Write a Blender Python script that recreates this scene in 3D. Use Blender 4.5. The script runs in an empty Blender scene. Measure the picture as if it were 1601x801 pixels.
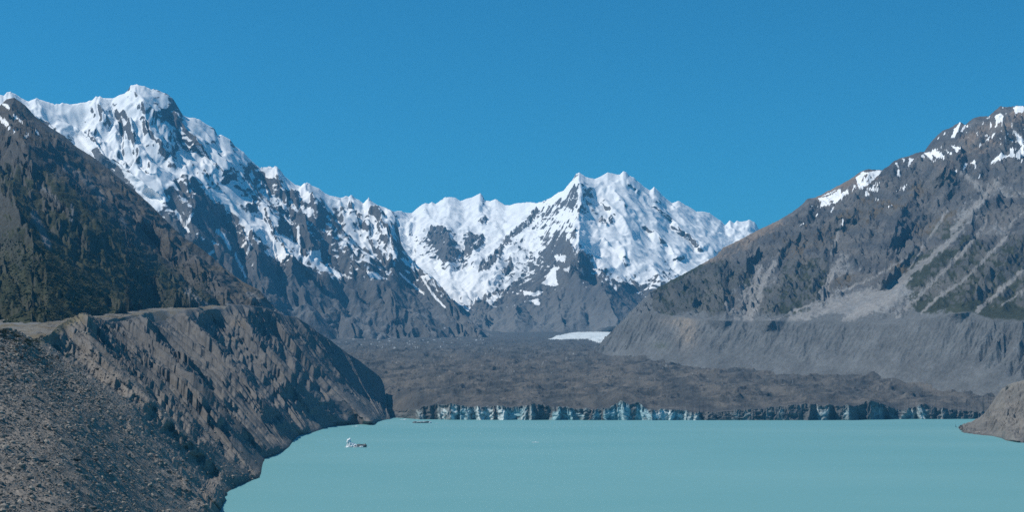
import bpy, math, random
import numpy as np
from mathutils import Vector, noise as mnoise

random.seed(7)
RNG = np.random.default_rng(11)
F32 = np.float32
PI = math.pi
R = math.radians

# ------------------------------------------------------------------ camera model
# photograph: 1601 x 801, level camera 130 m above the lake, horizon at row 603
W, FOC, CX, HZ, CAMZ = 1601.0, 2199.0, 800.5, 603.0, 130.0
SUN_EL, SUN_AZ = R(51), R(-92)          # azimuth clockwise from +Y (view direction)

scene = bpy.context.scene
col = scene.collection
cam_d = bpy.data.cameras.new('camera')
cam_d.sensor_width = 36.0
cam_d.lens = 36.0 * FOC / W
cam_d.shift_y = (HZ - 400.5) / W
cam_d.clip_start, cam_d.clip_end = 1.0, 200000.0
cam = bpy.data.objects.new('camera', cam_d)
cam.location = (0, 0, CAMZ)
cam.rotation_euler = (R(90), 0, 0)
col.objects.link(cam)
scene.camera = cam

# ------------------------------------------------------------------ noise
def hsh(ix, iy, s):
    h = (ix.astype(np.int64) * 374761393 + iy.astype(np.int64) * 668265263 + s * 974711) & 0xffffffff
    h = ((h ^ (h >> 13)) * 1274126177) & 0xffffffff
    h = h ^ (h >> 16)
    return (h & 0xffffff).astype(F32) / F32(0xffffff)

def vnoise(x, y, s=0):
    """gradient noise, about -0.7 .. 0.7"""
    ix, iy = np.floor(x), np.floor(y)
    fx, fy = (x - ix).astype(F32), (y - iy).astype(F32)
    u, v = fx * fx * fx * (fx * (fx * 6 - 15) + 10), fy * fy * fy * (fy * (fy * 6 - 15) + 10)
    ix, iy = ix.astype(np.int64), iy.astype(np.int64)
    def g(a, b):
        t = hsh(ix + a, iy + b, s) * F32(2 * PI)
        return np.cos(t) * (fx - a) + np.sin(t) * (fy - b)
    n00, n10, n01, n11 = g(0, 0), g(1, 0), g(0, 1), g(1, 1)
    return (n00 * (1 - u) + n10 * u) * (1 - v) + (n01 * (1 - u) + n11 * u) * v

def fbm(x, y, o=4, s=0, gain=0.5):
    a, r = 1.0, 0
    for k in range(o):
        r = r + a * vnoise(x, y, s + k * 17)
        x, y, a = x * 2.03 + 3.1, y * 2.03 + 7.7, a * gain
    return r

def ridged(x, y, o=4, s=0, gain=0.5):
    a, r, w = 1.0, 0, 1.0
    for k in range(o):
        n = 1 - np.abs(vnoise(x, y, s + k * 17)) * 2.2
        n = n * n * w
        w = np.clip(n * 1.6, 0, 1)
        r = r + a * n
        x, y, a = x * 2.03 + 3.1, y * 2.03 + 7.7, a * gain
    return r

def gully_octave(x, y, dx, dy, s):
    """waves whose crests run down the fall line; (dx,dy) is the along-contour direction. Value and gradient."""
    ix, iy = np.floor(x), np.floor(y)
    fx, fy = (x - ix).astype(F32), (y - iy).astype(F32)
    ix, iy = ix.astype(np.int64), iy.astype(np.int64)
    v = np.zeros_like(fx); gx = np.zeros_like(fx); gy = np.zeros_like(fx); wt = np.zeros_like(fx)
    for i in range(-1, 3):
        for j in range(-1, 3):
            hx = hsh(ix + i, iy + j, s) - 0.5
            hy = hsh(ix + i, iy + j, s + 501) - 0.5
            px, py = fx - i - hx, fy - j - hy
            w = np.exp(-2.2 * (px * px + py * py))
            m = (px * dx + py * dy) * F32(2 * PI)
            sn = np.sin(m)
            v += np.cos(m) * w; gx -= sn * dx * w; gy -= sn * dy * w; wt += w
    return v / wt, gx / wt * F32(2 * PI), gy / wt * F32(2 * PI)

def erosion(X, Y, gx, gy, lam, amp, octv=5, gain=0.5, s=0, branch=1.0, ridge=0.4):
    """branching spurs and gullies that follow the slope (gx,gy)"""
    h = np.zeros_like(X, dtype=F32)
    cgx, cgy = gx.astype(F32).copy(), gy.astype(F32).copy()
    a = amp
    for k in range(octv):
        m = np.sqrt(cgx * cgx + cgy * cgy) + 1e-4
        dx, dy = -cgy / m, cgx / m
        st = np.clip(m / 0.25, 0.15, 1.0)
        v, vx, vy = gully_octave(X / lam, Y / lam, dx * st, dy * st, s + k * 31)
        if ridge > 0:                    # sharpen the crests
            v2 = 1 - 2 * np.sqrt(np.clip((1 - v) * 0.5, 0, 1))
            v = v * (1 - ridge) + v2 * ridge
        h += a * v
        cgx += branch * vx * a / lam; cgy += branch * vy * a / lam
        lam *= 0.5; a *= gain
    return h

# ------------------------------------------------------------------ maps traced in photograph coordinates
def seg_dist(px, py, pts):
    d = np.full(px.shape, 1e9, F32)
    for (x0, y0), (x1, y1) in zip(pts[:-1], pts[1:]):
        vx, vy = x1 - x0, y1 - y0
        t = np.clip(((px - x0) * vx + (py - y0) * vy) / (vx * vx + vy * vy + 1e-6), 0, 1)
        d = np.minimum(d, np.hypot(px - x0 - t * vx, py - y0 - t * vy))
    return d

def in_poly(px, py, pts):
    r = np.zeros(px.shape, bool)
    n = len(pts)
    for i in range(n):
        x0, y0 = pts[i]; x1, y1 = pts[(i + 1) % n]
        if y0 == y1: continue
        c = ((y0 > py) != (y1 > py)) & (px < (x1 - x0) * (py - y0) / (y1 - y0) + x0)
        r ^= c
    return r

def table(px, py, x0, y0, sx, sy, rows):
    t = np.array(rows, F32)
    u = np.clip((px - x0) / sx, 0, t.shape[1] - 1.001); v = np.clip((py - y0) / sy, 0, t.shape[0] - 1.001)
    i, j = u.astype(int), v.astype(int); a, b = u - i, v - j
    return (t[j, i] * (1 - a) + t[j, i + 1] * a) * (1 - b) + (t[j + 1, i] * (1 - a) + t[j + 1, i + 1] * a) * b

def curve(pts):
    a = np.array(pts, dtype=float)
    return a

def ev(c, x, k):
    return np.interp(x, c[:, 0], c[:, k])

def sm(a, b, x):
    t = np.clip((x - a) / (b - a), 0, 1)
    return t * t * (3 - 2 * t)

def blur2(a, n):
    for _ in range(n):
        b = np.pad(a, 1, mode='edge')
        a = (b[:-2, 1:-1] + b[2:, 1:-1] + b[1:-1, :-2] + b[1:-1, 2:] + 4 * b[1:-1, 1:-1]) / 8
    return a

# ------------------------------------------------------------------ mesh output
def grid_mesh(name, P, mat, attrs=None, smooth=True):
    """P: (rows, cols, 3) -> one mesh object"""
    nr, nc = P.shape[:2]
    me = bpy.data.meshes.new(name)
    me.vertices.add(nr * nc)
    me.vertices.foreach_set('co', P.astype(F32).ravel())
    i = np.arange((nr - 1) * nc).reshape(nr - 1, nc)[:, :-1]
    q = np.stack([i, i + 1, i + nc + 1, i + nc], -1).reshape(-1, 4)
    n = len(q)
    me.loops.add(n * 4); me.polygons.add(n)
    me.loops.foreach_set('vertex_index', q.ravel().astype(np.int32))
    me.polygons.foreach_set('loop_start', np.arange(0, n * 4, 4, dtype=np.int32))
    me.polygons.foreach_set('loop_total', np.full(n, 4, np.int32))
    me.polygons.foreach_set('use_smooth', np.full(n, smooth))
    me.update(calc_edges=True)
    for k, v in (attrs or {}).items():
        if v.ndim == 3:
            at = me.attributes.new(k, 'FLOAT_COLOR', 'POINT')
            c = np.ones((nr * nc, 4), F32); c[:, :3] = v.reshape(-1, 3)
            at.data.foreach_set('color', c.ravel())
        else:
            at = me.attributes.new(k, 'FLOAT', 'POINT')
            at.data.foreach_set('value', v.astype(F32).ravel())
    me.materials.append(mat)
    o = bpy.data.objects.new(name, me)
    col.objects.link(o)
    return o

def tri_mesh(name, V, Fc, mat, smooth=False, attrs=None):
    me = bpy.data.meshes.new(name)
    me.vertices.add(len(V)); me.vertices.foreach_set('co', np.asarray(V, F32).ravel())
    n = len(Fc)
    me.loops.add(n * 3); me.polygons.add(n)
    me.loops.foreach_set('vertex_index', np.asarray(Fc, np.int32).ravel())
    me.polygons.foreach_set('loop_start', np.arange(0, n * 3, 3, dtype=np.int32))
    me.polygons.foreach_set('loop_total', np.full(n, 3, np.int32))
    me.polygons.foreach_set('use_smooth', np.full(n, smooth))
    me.update(calc_edges=True)
    for k, v in (attrs or {}).items():
        at = me.attributes.new(k, 'FLOAT_COLOR', 'POINT')
        c = np.ones((len(V), 4), F32); c[:, :3] = v
        at.data.foreach_set('color', c.ravel())
    me.materials.append(mat)
    o = bpy.data.objects.new(name, me)
    col.objects.link(o)
    return o

def kind(o, k='structure'):
    o['kind'] = k
    return o

def tag(o, label, cat, group=None):
    o['label'] = label; o['category'] = cat
    if group: o['group'] = group
    return o

# ------------------------------------------------------------------ materials
def new_mat(name):
    m = bpy.data.materials.new(name); m.use_nodes = True
    nt = m.node_tree
    b = nt.nodes['Principled BSDF']
    return m, nt, b

def N(nt, t, **kw):
    n = nt.nodes.new(t)
    for k, v in kw.items():
        if k in n.inputs: n.inputs[k].default_value = v
        else: setattr(n, k, v)
    return n

def mathn(nt, op, a, b=None, c=None, clamp=False):
    n = nt.nodes.new('ShaderNodeMath'); n.operation = op; n.use_clamp = clamp
    for i, v in enumerate((a, b, c)):
        if v is None: continue
        if isinstance(v, (int, float)): n.inputs[i].default_value = v
        else: nt.links.new(v, n.inputs[i])
    return n.outputs[0]

def terrain_mat(name, sc, bump=0.5, dist=1.0, var=0.5, snow=True, rough=0.95, sc_snow=None):
    m, nt, b = new_mat(name)
    L = nt.links.new
    tc = N(nt, 'ShaderNodeTexCoord')
    at = N(nt, 'ShaderNodeAttribute', attribute_name='albedo')
    n1 = N(nt, 'ShaderNodeTexNoise', Scale=sc, Detail=9.0, Roughness=0.72); L(tc.outputs['Object'], n1.inputs['Vector'])
    n2 = N(nt, 'ShaderNodeTexNoise', Scale=sc * 0.12, Detail=6.0, Roughness=0.6); L(tc.outputs['Object'], n2.inputs['Vector'])
    # colour variation of the ground itself
    k = mathn(nt, 'ADD', mathn(nt, 'MULTIPLY', n1.outputs[0], 1.2), mathn(nt, 'MULTIPLY', n2.outputs[0], 0.8))
    k = mathn(nt, 'ADD', mathn(nt, 'MULTIPLY', mathn(nt, 'SUBTRACT', k, 1.0), var * 1.6), 1.0)
    k = mathn(nt, 'MAXIMUM', k, 0.25)
    vm = N(nt, 'ShaderNodeVectorMath', operation='SCALE'); L(at.outputs['Color'], vm.inputs[0]); L(k, vm.inputs['Scale'])
    basec = vm.outputs[0]
    b.inputs['Roughness'].default_value = rough
    b.inputs['Specular IOR Level'].default_value = 0.15
    if snow:
        sa = N(nt, 'ShaderNodeAttribute', attribute_name='snow')
        ns = N(nt, 'ShaderNodeTexNoise', Scale=sc_snow or sc, Detail=8.0, Roughness=0.7); L(tc.outputs['Object'], ns.inputs['Vector'])
        f = mathn(nt, 'ADD', sa.outputs['Fac'], mathn(nt, 'MULTIPLY', mathn(nt, 'SUBTRACT', ns.outputs[0], 0.5), 0.7))
        f = mathn(nt, 'MULTIPLY', mathn(nt, 'SUBTRACT', f, 0.44), 8.0, clamp=True)
        mx = N(nt, 'ShaderNodeMix', data_type='RGBA')
        L(f, mx.inputs['Factor']); L(basec, mx.inputs[6]); mx.inputs[7].default_value = (0.80, 0.81, 0.82, 1)
        basec = mx.outputs[2]
    L(basec, b.inputs['Base Color'])
    bp = N(nt, 'ShaderNodeBump', Strength=bump, Distance=dist)
    L(n1.outputs[0], bp.inputs['Height'])
    if snow:
        L(mathn(nt, 'MULTIPLY', mathn(nt, 'SUBTRACT', 1.0, mathn(nt, 'MULTIPLY', f, 0.8)), bump), bp.inputs['Strength'])
    L(bp.outputs[0], b.inputs['Normal'])
    return m

M_far = terrain_mat('snow_and_rock', 0.012, bump=0.8, dist=25.0, var=0.5)
M_right = terrain_mat('mountain_slope', 0.05, bump=1.0, dist=9.0, var=0.7)
M_green = terrain_mat('scrub_slope', 0.08, bump=1.0, dist=6.0, var=0.8)
M_moraine = terrain_mat('moraine_rubble', 0.35, bump=0.9, dist=0.9, var=0.75, snow=False)
M_glacier = terrain_mat('glacier_rubble', 0.10, bump=0.8, dist=3.0, var=0.6, snow=False, rough=0.9)

# ------------------------------------------------------------------ a mountain face between traced lines
def face(name, mat, px0, px1, step, curves, rows, relief, ero, paint, back=(1200.0, 0.75, 30),
         warp=6.0, jag=0.5, top_taper=0.06, foot_taper=0.04, seed=0, extra=None, sky_smooth=18, jag_depth=9.0, fill=0.0, rk=1.0):
    """curves: bottom -> top, each [(px, py, distance)]. relief: (polyline, amount, width) in log-distance, + = nearer.
    ero(X, Y, gx, gy, t, px, py) -> height to add in metres."""
    u = np.arange(px0, px1 + step, step, dtype=float)
    cs = []
    for c in curves:
        if isinstance(c, np.ndarray): cs.append(c)
        else:
            c = curve(c); cs.append(np.array([u, ev(c, u, 1), ev(c, u, 2)]))
    top = cs[-1][1]                       # keep the fine skyline out of the face below it
    kern = np.hanning(2 * int(sky_smooth / step) + 1); kern /= kern.sum()
    hw = len(kern) // 2
    ysm = np.convolve(np.pad(top, hw, mode='edge'), kern, 'valid')
    jagv = top - ysm + jag * (fbm(u / 7, u * 0, 4, seed + 77, .7) * 2.2 * sm(-.25, .3, fbm(u / 40, u * 0, 2, seed + 78)))
    PX, PY, LD, T = [], [], [], []
    S = len(cs) - 1
    for k in range(S):
        nrow = rows[k]
        ts = np.linspace(0, 1, nrow, endpoint=(k == S - 1))
        x0, x1 = cs[k][0], cs[k + 1][0]
        y0, y1 = cs[k][1], (cs[k + 1][1] if k < S - 1 else ysm)
        d0, d1 = np.log(cs[k][2]), np.log(cs[k + 1][2])
        # the jagged part of the skyline only shapes the top
        for t in ts:
            jj = jagv * np.exp(-(1 - t) * np.abs(y1 - y0) / jag_depth) if k == S - 1 else 0
            PX.append(x0 + (x1 - x0) * t); PY.append(y0 + (y1 - y0) * t + jj)
            LD.append(d0 + (d1 - d0) * t); T.append((k + t) / S)
    PX, PY, LD = np.array(PX), np.array(PY), np.array(LD)
    T = np.array(T)[:, None] * np.ones_like(PY)
    wx = PX + warp * fbm(PX / 28, PY / 28, 3, seed + 5)
    wy = PY + warp * fbm(PX / 28, PY / 28, 3, seed + 9)
    # relief
    rel = np.zeros_like(PY)
    for pts, h, w in relief:
        xs = [p[0] for p in pts]; ys = [p[1] for p in pts]
        msk = (wx > min(xs) - w) & (wx < max(xs) + w) & (wy > min(ys) - w) & (wy < max(ys) + w)
        if not msk.any(): continue
        d = seg_dist(wx[msk], wy[msk], pts)
        tt = np.clip(1 - d / w, 0, 1)
        rel[msk] += h * rk * tt ** 1.15
    edge = np.clip((1 - T) / 0.05, 0, 1) * np.clip(T / 0.05, 0, 1)
    LD2 = LD - rel * edge
    D = np.exp(LD2)
    if extra is not None: D = extra(D, PX, PY, T)
    X = (PX - CX) / FOC * D; Y = D; Z = CAMZ + (HZ - PY) / FOC * D
    # back side beyond the crest
    length, slope, nb = back
    s = (np.linspace(0, 1, nb + 1)[1:] ** 1.4)[:, None] * length
    Yb = Y[-1][None] + s
    Xb = X[-1][None] * Yb / Y[-1][None]
    zs = np.convolve(np.pad(Z[-1], 12, mode='edge'), np.ones(25) / 25, 'valid')
    Zb = (Z[-1] * 1.0)[None] * np.exp(-s / 120.0) + zs[None] * (1 - np.exp(-s / 120.0)) - s * slope
    n1 = PY.shape[0]
    X = np.vstack([X, Xb]); Y = np.vstack([Y, Yb]); Z = np.vstack([Z, Zb])
    PXa = np.vstack([PX, np.ones((nb, 1)) * PX[-1][None]]); PYa = np.vstack([PY, np.ones((nb, 1)) * PY[-1][None]])
    Ta = np.vstack([T, 1 + s / length * np.ones_like(Xb)])
    # slope direction from the smoothed base
    Zs, Xs, Ys = blur2(Z, 14), blur2(X, 14), blur2(Y, 14)
    Zu, Zv = np.gradient(Zs, axis=1), np.gradient(Zs, axis=0)
    Xu, Xv = np.gradient(Xs, axis=1), np.gradient(Xs, axis=0)
    Yu, Yv = np.gradient(Ys, axis=1), np.gradient(Ys, axis=0)
    det = Xu * Yv - Xv * Yu
    det = np.where(np.abs(det) < 1e-6, 1e-6, det)
    gx = (Zu * Yv - Zv * Yu) / det; gy = (Xu * Zv - Xv * Zu) / det
    gm = np.hypot(gx, gy); lim = np.minimum(1, 1.6 / (gm + 1e-6)); gx, gy = gx * lim, gy * lim
    h = ero(X, Y, gx, gy, Ta, PXa, PYa)
    tap = np.where(Ta <= 1, 0.12 + 0.88 * sm(0, top_taper, 1 - Ta), 0.12 + 0.88 * sm(0, 0.25, Ta - 1)) * sm(-0.001, foot_taper, Ta)
    Z = Z + h * tap
    # keep the crest at its surveyed height
    i0 = int(n1 * .8)
    elev = (Z[i0:] - CAMZ) / Y[i0:]
    k_ = np.argmax(elev, axis=0)
    want = (HZ - PY[-1]) / FOC
    dz = (want - elev.max(axis=0)) * Y[i0:][k_, np.arange(len(u))]
    kk = np.hanning(15); kk /= kk.sum()
    dz = np.convolve(np.pad(dz, 7, mode='edge'), kk, 'valid')
    Z = Z + dz[None] * np.where(Ta <= 1, sm(.62, .97, Ta), 1.0)
    # surface slope after carving, for the masks
    Zu, Zv = np.gradient(Z, axis=1), np.gradient(Z, axis=0)
    Xu, Xv = np.gradient(X, axis=1), np.gradient(X, axis=0)
    Yu, Yv = np.gradient(Y, axis=1), np.gradient(Y, axis=0)
    det = Xu * Yv - Xv * Yu; det = np.where(np.abs(det) < 1e-6, 1e-6, det)
    hx = (Zu * Yv - Zv * Yu) / det; hy = (Xu * Zv - Xv * Zu) / det
    sl = blur2(np.clip(np.hypot(hx, hy), 0, 4), 1)
    cv = Z - blur2(Z, 10)                                  # convexity
    PYr = HZ - (Z - CAMZ) / Y * FOC                        # where this bit of ground really lies
    albedo, snow = paint(X, Y, Z, sl, cv, PXa, np.where(Ta <= 1, PYr, PYa), Ta, h)
    at = {'albedo': albedo}
    if snow is not None:
        at['snow'] = snow
        if fill > 0:                       # snow fills the small hollows and lies smooth
            m = blur2(sm(.42, .62, snow), 2) * fill * np.where(Ta < 1, sm(0, .03, 1 - Ta), 0)
            Z = Z * (1 - m) + blur2(Z, 5) * m
    o = grid_mesh(name, np.stack([X, Y, Z], -1), mat, at)
    kind(o)
    return o, X, Y, Z, PXa, PYa, Ta

def C(*c): return np.array(c, F32)
ROCK = C(.158, .150, .143); ROCKB = C(.115, .118, .125); SCREE = C(.20, .20, .20); TAN = C(.20, .165, .14)
GRASS = C(.115, .092, .055); VEG = C(.040, .048, .024); MOR = C(.128, .132, .134)

def mixc(a, b, f):
    return a + (b - a) * f[..., None]

# ================================================================== FAR LEFT SNOW MASSIF
sky_left = [(-300,150),(-120,160),(0,148.6),(6,149.3),(11,144.2),(18,143.3),(24,147),(33,153),(43.4,158.7),(56,153.4),(64,156),(72,158.7),(84,162.4),(93,163.2),(97,160.6),(103,161.7),(111,163.2),(120,162),(127,160.2),(133,160.2),(139,157.6),(144,156.4),(150,151.2),(157,150.7),(162,153.4),(178,153.4),(187,148.2),(195,146),(200,140.7),(204.3,133.4),(213.7,132),(225,134.3),(236,139.6),(245.5,140),(253,144),(262,146.5),(271.7,155.9),(281,171.8),(285.8,179.6),(294,184),(303.5,184),(313,187.7),(322,194),(335,201),(340,211),(349,212),(360,218.6),(367,228),(382,239),(389,247),(395,253),(407,263),(417.5,260.7),(425,261.5),(432.5,260),(438.5,266),(444.5,275),(453.5,283),(464,290),(470,291),(476,286),(483.5,286.7),(488,290.7),(498.5,294.5),(507.5,302),(515,305.7),(525.5,308),(531.5,310),(539,307),(545,308),(549,305),(557,311),(563,314),(567.5,318.5),(576,309.5),(582.5,316),(590,320.7),(602,324.5),(611,329),(618,340),(623,356),(627,382),(637,398),(654,417),(675,431),(690,448),(708,470),(727,492),(745,510),(790,536)]
skyD = curve([(-300,0,12300),(0,0,12500),(210,0,13200),(290,0,13400),(440,0,13900),(600,0,14600),(640,0,14000),(700,0,13000),(745,0,12300),(790,0,12000)])
sl3 = [(x, y, float(ev(skyD, x, 2))) for x, y in sky_left]
footA = [(-300,575,8200),(0,575,8200),(300,568,9000),(480,555,10300),(530,547,10900),(640,544,11200),(735,541,11700),(790,543,11600)]

relA = [
 ([(297,285),(305,330),(325,370),(345,400),(375,440)], .030, 30),
 ([(345,335),(368,372),(382,410),(394,446)], -.030, 22),
 ([(395,362),(402,395),(402,420),(416,450),(442,484)], .034, 26),
 ([(430,392),(434,430),(449,475)], -.034, 24),
 ([(445,398),(500,432),(525,470),(560,512),(590,530)], .040, 34),
 ([(480,428),(525,462),(575,495),(610,522)], -.026, 26),
 ([(478,288),(495,330),(520,365),(550,400),(590,440),(640,485),(690,522)], .036, 34),
 ([(520,345),(560,385),(600,425),(650,465),(705,520)], -.018, 26),
 ([(577,311),(600,350),(640,400),(680,430),(720,480),(745,522)], .032, 30),
 ([(213,134),(224,165),(234,195),(252,218)], .022, 28),
 ([(262,190),(285,226),(315,246)], -.024, 26),
 ([(285,182),(300,212),(330,245),(352,262)], .020, 20),
 ([(345,215),(380,270),(410,310),(440,345)], .016, 26),
 ([(432,262),(455,300),(475,340),(490,380)], .020, 22),
 ([(405,265),(425,310),(450,350),(470,395)], -.018, 20),
 ([(150,152),(168,185)], .014, 16), ([(170,165),(190,200),(215,250)], -.012, 20),
 ([(190,150),(205,200),(212,250),(235,265)], .012, 18),
 ([(130,198),(150,220),(168,242),(205,268),(245,300)], .016, 14),
 ([(120,215),(160,255),(200,290),(235,310)], -.016, 24),
 ([(56,154),(80,185),(95,215)], .014, 16),
 ([(240,265),(262,300),(290,345),(310,380)], .014, 22),
]

SNOWTAB = [  # rows py 140.. step 20; cols px 0.. step 40
#0  40  80 120 160 200 240 280 320 360 400 440 480 520 560 600 640 680 720 760 800 840 880 920 960 1000 1040 1080 1120 1160 1200
[9,9,9,8,7,6,6,5,7,7,7,7,7,7,7,7,9,9,9,9,9,9,9,9,9,9,9,9,9,9,9],
[9,9,9,8,8,8,6,5,7,7,7,7,7,7,7,7,9,9,9,9,9,9,9,9,9,9,9,9,9,9,9],
[9,9,9,9,9,8,7,5,8,8,7,7,7,7,7,7,9,9,9,9,9,9,9,9,9,9,9,9,9,9,9],
[9,9,9,7,9,9,8,7,6,7,8,7,7,7,7,7,9,9,9,9,9,9,9,9,9,9,9,9,9,9,9],
[9,9,9,5,8,9,8,8,7,6,8,7,7,7,7,7,9,9,9,9,9,9,9,9,9,9,9,9,9,9,9],
[9,9,9,8,6,8,8,7,9,8,7,8,7,7,7,7,9,9,9,9,9,9,9,9,9,9,9,9,9,9,9],
[9,9,9,9,4,7,8,7,8,9,7,7,7,7,7,7,9,9,9,9,9,9,8,7,9,8,9,9,9,9,9],
[9,9,9,9,5,9,9,4,8,8,5,8,6,6,7,7,9,9,9,9,9,9,8,7,9,8,9,9,9,9,9],
[9,9,9,9,5,9,9,3,4,8,5,5,8,7,7,7,9,6,8,8,9,8,8,8,9,8,9,9,9,9,9],
[9,9,9,9,3,7,7,3,2,7,4,7,4,8,8,6,7,6,9,7,9,7,7,7,9,8,7,9,9,9,9],
[9,9,9,3,3,3,3,3,1,4,8,5,5,3,8,7,9,9,9,8,9,6,8,6,9,9,9,8,9,9,9],
[9,9,9,3,3,3,3,3,2,2,8,5,3,4,8,8,9,5,8,7,7,7,7,6,9,9,9,9,9,8,9],
[9,9,9,3,3,3,2,3,3,2,5,8,3,3,7,6,9,2,5,9,5,7,4,9,9,9,8,9,9,8,9],
[5,5,5,3,3,3,2,2,2,2,2,4,6,3,4,8,6,5,4,9,7,5,3,6,9,9,8,9,9,8,9],
[3,3,3,3,3,3,2,2,2,0,0,2,4,4,3,4,6,9,6,6,7,3,3,3,9,9,6,8,9,7,7],
[0,0,0,0,0,0,0,0,0,0,0,0,1,3,2,2,2,7,9,9,4,2,2,2,4,6,5,6,7,6,6],
[0,0,0,0,0,0,0,0,0,0,0,0,0,0,0,1,1,2,8,6,2,2,1,1,2,3,3,4,4,3,3],
[0,0,0,0,0,0,0,0,0,0,0,0,0,0,0,0,0,1,3,3,2,1,1,0,0,0,0,0,1,1,1],
[0,0,0,0,0,0,0,0,0,0,0,0,0,0,0,0,0,0,0,0,0,0,0,0,0,0,0,0,0,0,0],
[0,0,0,0,0,0,0,0,0,0,0,0,0,0,0,0,0,0,0,0,0,0,0,0,0,0,0,0,0,0,0]]
SNOWPOLY_A = [
 [(100,192),(120,196),(140,215),(160,235),(190,262),(215,278),(240,268),(275,272),(272,280),(255,293),(262,315),(240,320),(205,290),(185,262),(150,232),(135,240),(125,235)],
 [(412,395),(430,385),(455,390),(440,410)] ,
 [(478,395),(500,390),(502,408),(515,420),(540,432),(500,424),(482,405)],
 [(520,422),(545,432),(552,437),(530,432)], [(572,422),(608,438),(580,434)],
 [(320,302),(345,318),(372,340),(395,362),(420,385),(436,398),(440,385),(415,355),(380,330),(345,300),(330,295)],
 [(640,410),(655,418),(652,422),(642,416)],
]
SNOWSTREAK_A = [([(340,362),(352,372),(360,390)], 2.2), ([(368,398),(378,420),(384,432)], 1.6), ([(275,330),(285,350),(295,362)], 2.0),
 ([(300,335),(292,350)], 2.2), ([(625,428),(650,450),(662,460)], 1.5), ([(660,435),(680,465),(695,480)], 1.5), ([(328,398),(333,393)],2.2),
 ([(385,378),(378,388)],1.6),([(392,384),(386,396)],1.4),([(466,355),(467,392)],2.2),([(447,392),(456,400)],1.6)]

def paintA(X, Y, Z, sl, cv, px, py, T, h):
    wx = px + 5 * fbm(px / 14, py / 14, 4, 61); wy = py + 4 * fbm(px / 14, py / 14, 4, 62)
    s = table(wx, wy, 0, 140, 40, 20, SNOWTAB) / 9.0
    nz = fbm(px / 22, py / 12, 5, 71, 0.6)
    nf = fbm(X / 90 + Z / 70, Z / 60, 4, 72, 0.6)
    nf2 = fbm(X / 34 - Z / 60, Z / 60, 4, 73, 0.62)
    s = s + 0.22 * nz + 0.24 * nf + 0.26 * nf2 - 0.40 * (sl - 0.95) * sm(0.0, 1, s * 2) - np.clip(cv / 40, -.3, .3) * 0.5
    s = s + 0.02
    for p in SNOWPOLY_A:
        s = np.where(in_poly(wx, wy, p), 1.05, s)
    for p, w in SNOWSTREAK_A:
        s = np.where(seg_dist(px + 2 * fbm(px / 6, py / 6, 2, 5), py, p) < w, 1.0, s)
    snow = np.where(s > 0.1, (s - 0.5) * 1.1 + 0.5, s * 0)
    n = fbm(X / 300, Y / 300, 4, 3)[...]
    a = mixc(ROCK * 0.72, ROCKB * .8, np.clip(0.45 + n, 0, 1))
    low = sm(440, 520, py) * sm(0.9, 0.6, sl + 0.3 * nf)
    a = mixc(a, SCREE * 0.78, np.clip(low + 0.25 * sm(430, 500, py), 0, 1))
    return a, snow

def eroA(X, Y, gx, gy, t, px, py):
    wx = X + 70 * fbm(X / 500, Y / 500, 3, 4); wy = Y + 70 * fbm(X / 500, Y / 500, 3, 8)
    h = erosion(wx, wy, gx, gy, 780.0, 70.0, 6, 0.52, 21)
    h2 = ridged(X / 260, Y / 260, 4, 90) * 26 - 20
    m = (in_poly(px, py, [(85,185),(120,192),(140,212),(162,240),(150,262),(110,240),(90,215)]) | in_poly(px, py, [(165,238),(215,272),(250,264),(285,268),(276,285),(258,295),(262,325),(236,325),(200,292),(180,262)])) * 1.0
    m = blur2(m, 25)
    smooth = 1 - .85 * m; h2 = h2 * smooth
    return h * smooth + h2 * (.45 + .55 * sm(.1, .4, t))

def Z0v(X, Y): return 0.0
face('snow_mountain', M_far, -300, 790, 1.25, [footA, sl3], [400], relA, eroA, paintA, back=(1800, .7, 30), seed=1, foot_taper=.16, fill=.7, rk=.72)

# ================================================================== FAR CENTRE AND RIGHT SNOW MOUNTAINS
sky_mid = [(540,345),(600,324),(606.5,327),(616,331.5),(621,330),(627.6,330),(634,333.4),(644,333),(650,327.4),(658.5,321),(665,317.6),(670,319),(674.7,316),(681,319),(687.7,314.4),(696,308.7),(704,308.4),(712,309.5),(720,314.4),(730,310.7),(738,308.7),(746,304.7),(751,302),(755,306.3),(758,313.6),(767,314.4),(775,311),(782,316),(790,321),(798,321),(806,318),(817.6,317),(829,316),(840,317.6),(851,314.4),(864,307.5),(872.5,301),(881,298.7),(887.5,290),(894,282.5),(900,273.7),(905,268.7),(910,272.5),(915,277),(920,278),(930,280),(940,275.6),(950,269.7),(956,271),(964,273),(969,272.9),(974.4,268),(979,269.4),(984,275),(991,278),(1000,286),(1007.5,292.5),(1016,298),(1022.5,292.4),(1029,298),(1035,305),(1041,310.6),(1051,318),(1061,314),(1070,320),(1081.7,326),(1088,331),(1099.5,331),(1109,333),(1124,344),(1128,345.5),(1133.6,353),(1141,344.7),(1148,349.5),(1152,345.5),(1158,347),(1172,344),(1180,348),(1187,358.5),(1230,380),(1300,400)]
midD = curve([(540,0,17500),(600,0,18500),(650,0,19500),(755,0,20000),(830,0,19200),(905,0,17200),(975,0,17600),(1080,0,18300),(1190,0,19000),(1300,0,19000)])
sm3 = [(x, y, float(ev(midD, x, 2))) for x, y in sky_mid]
footB = [(540,550,12500),(700,538,12700),(770,533,12900),(850,530,13000),(960,524,13300),(1100,520,13600),(1300,520,13600)]
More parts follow.
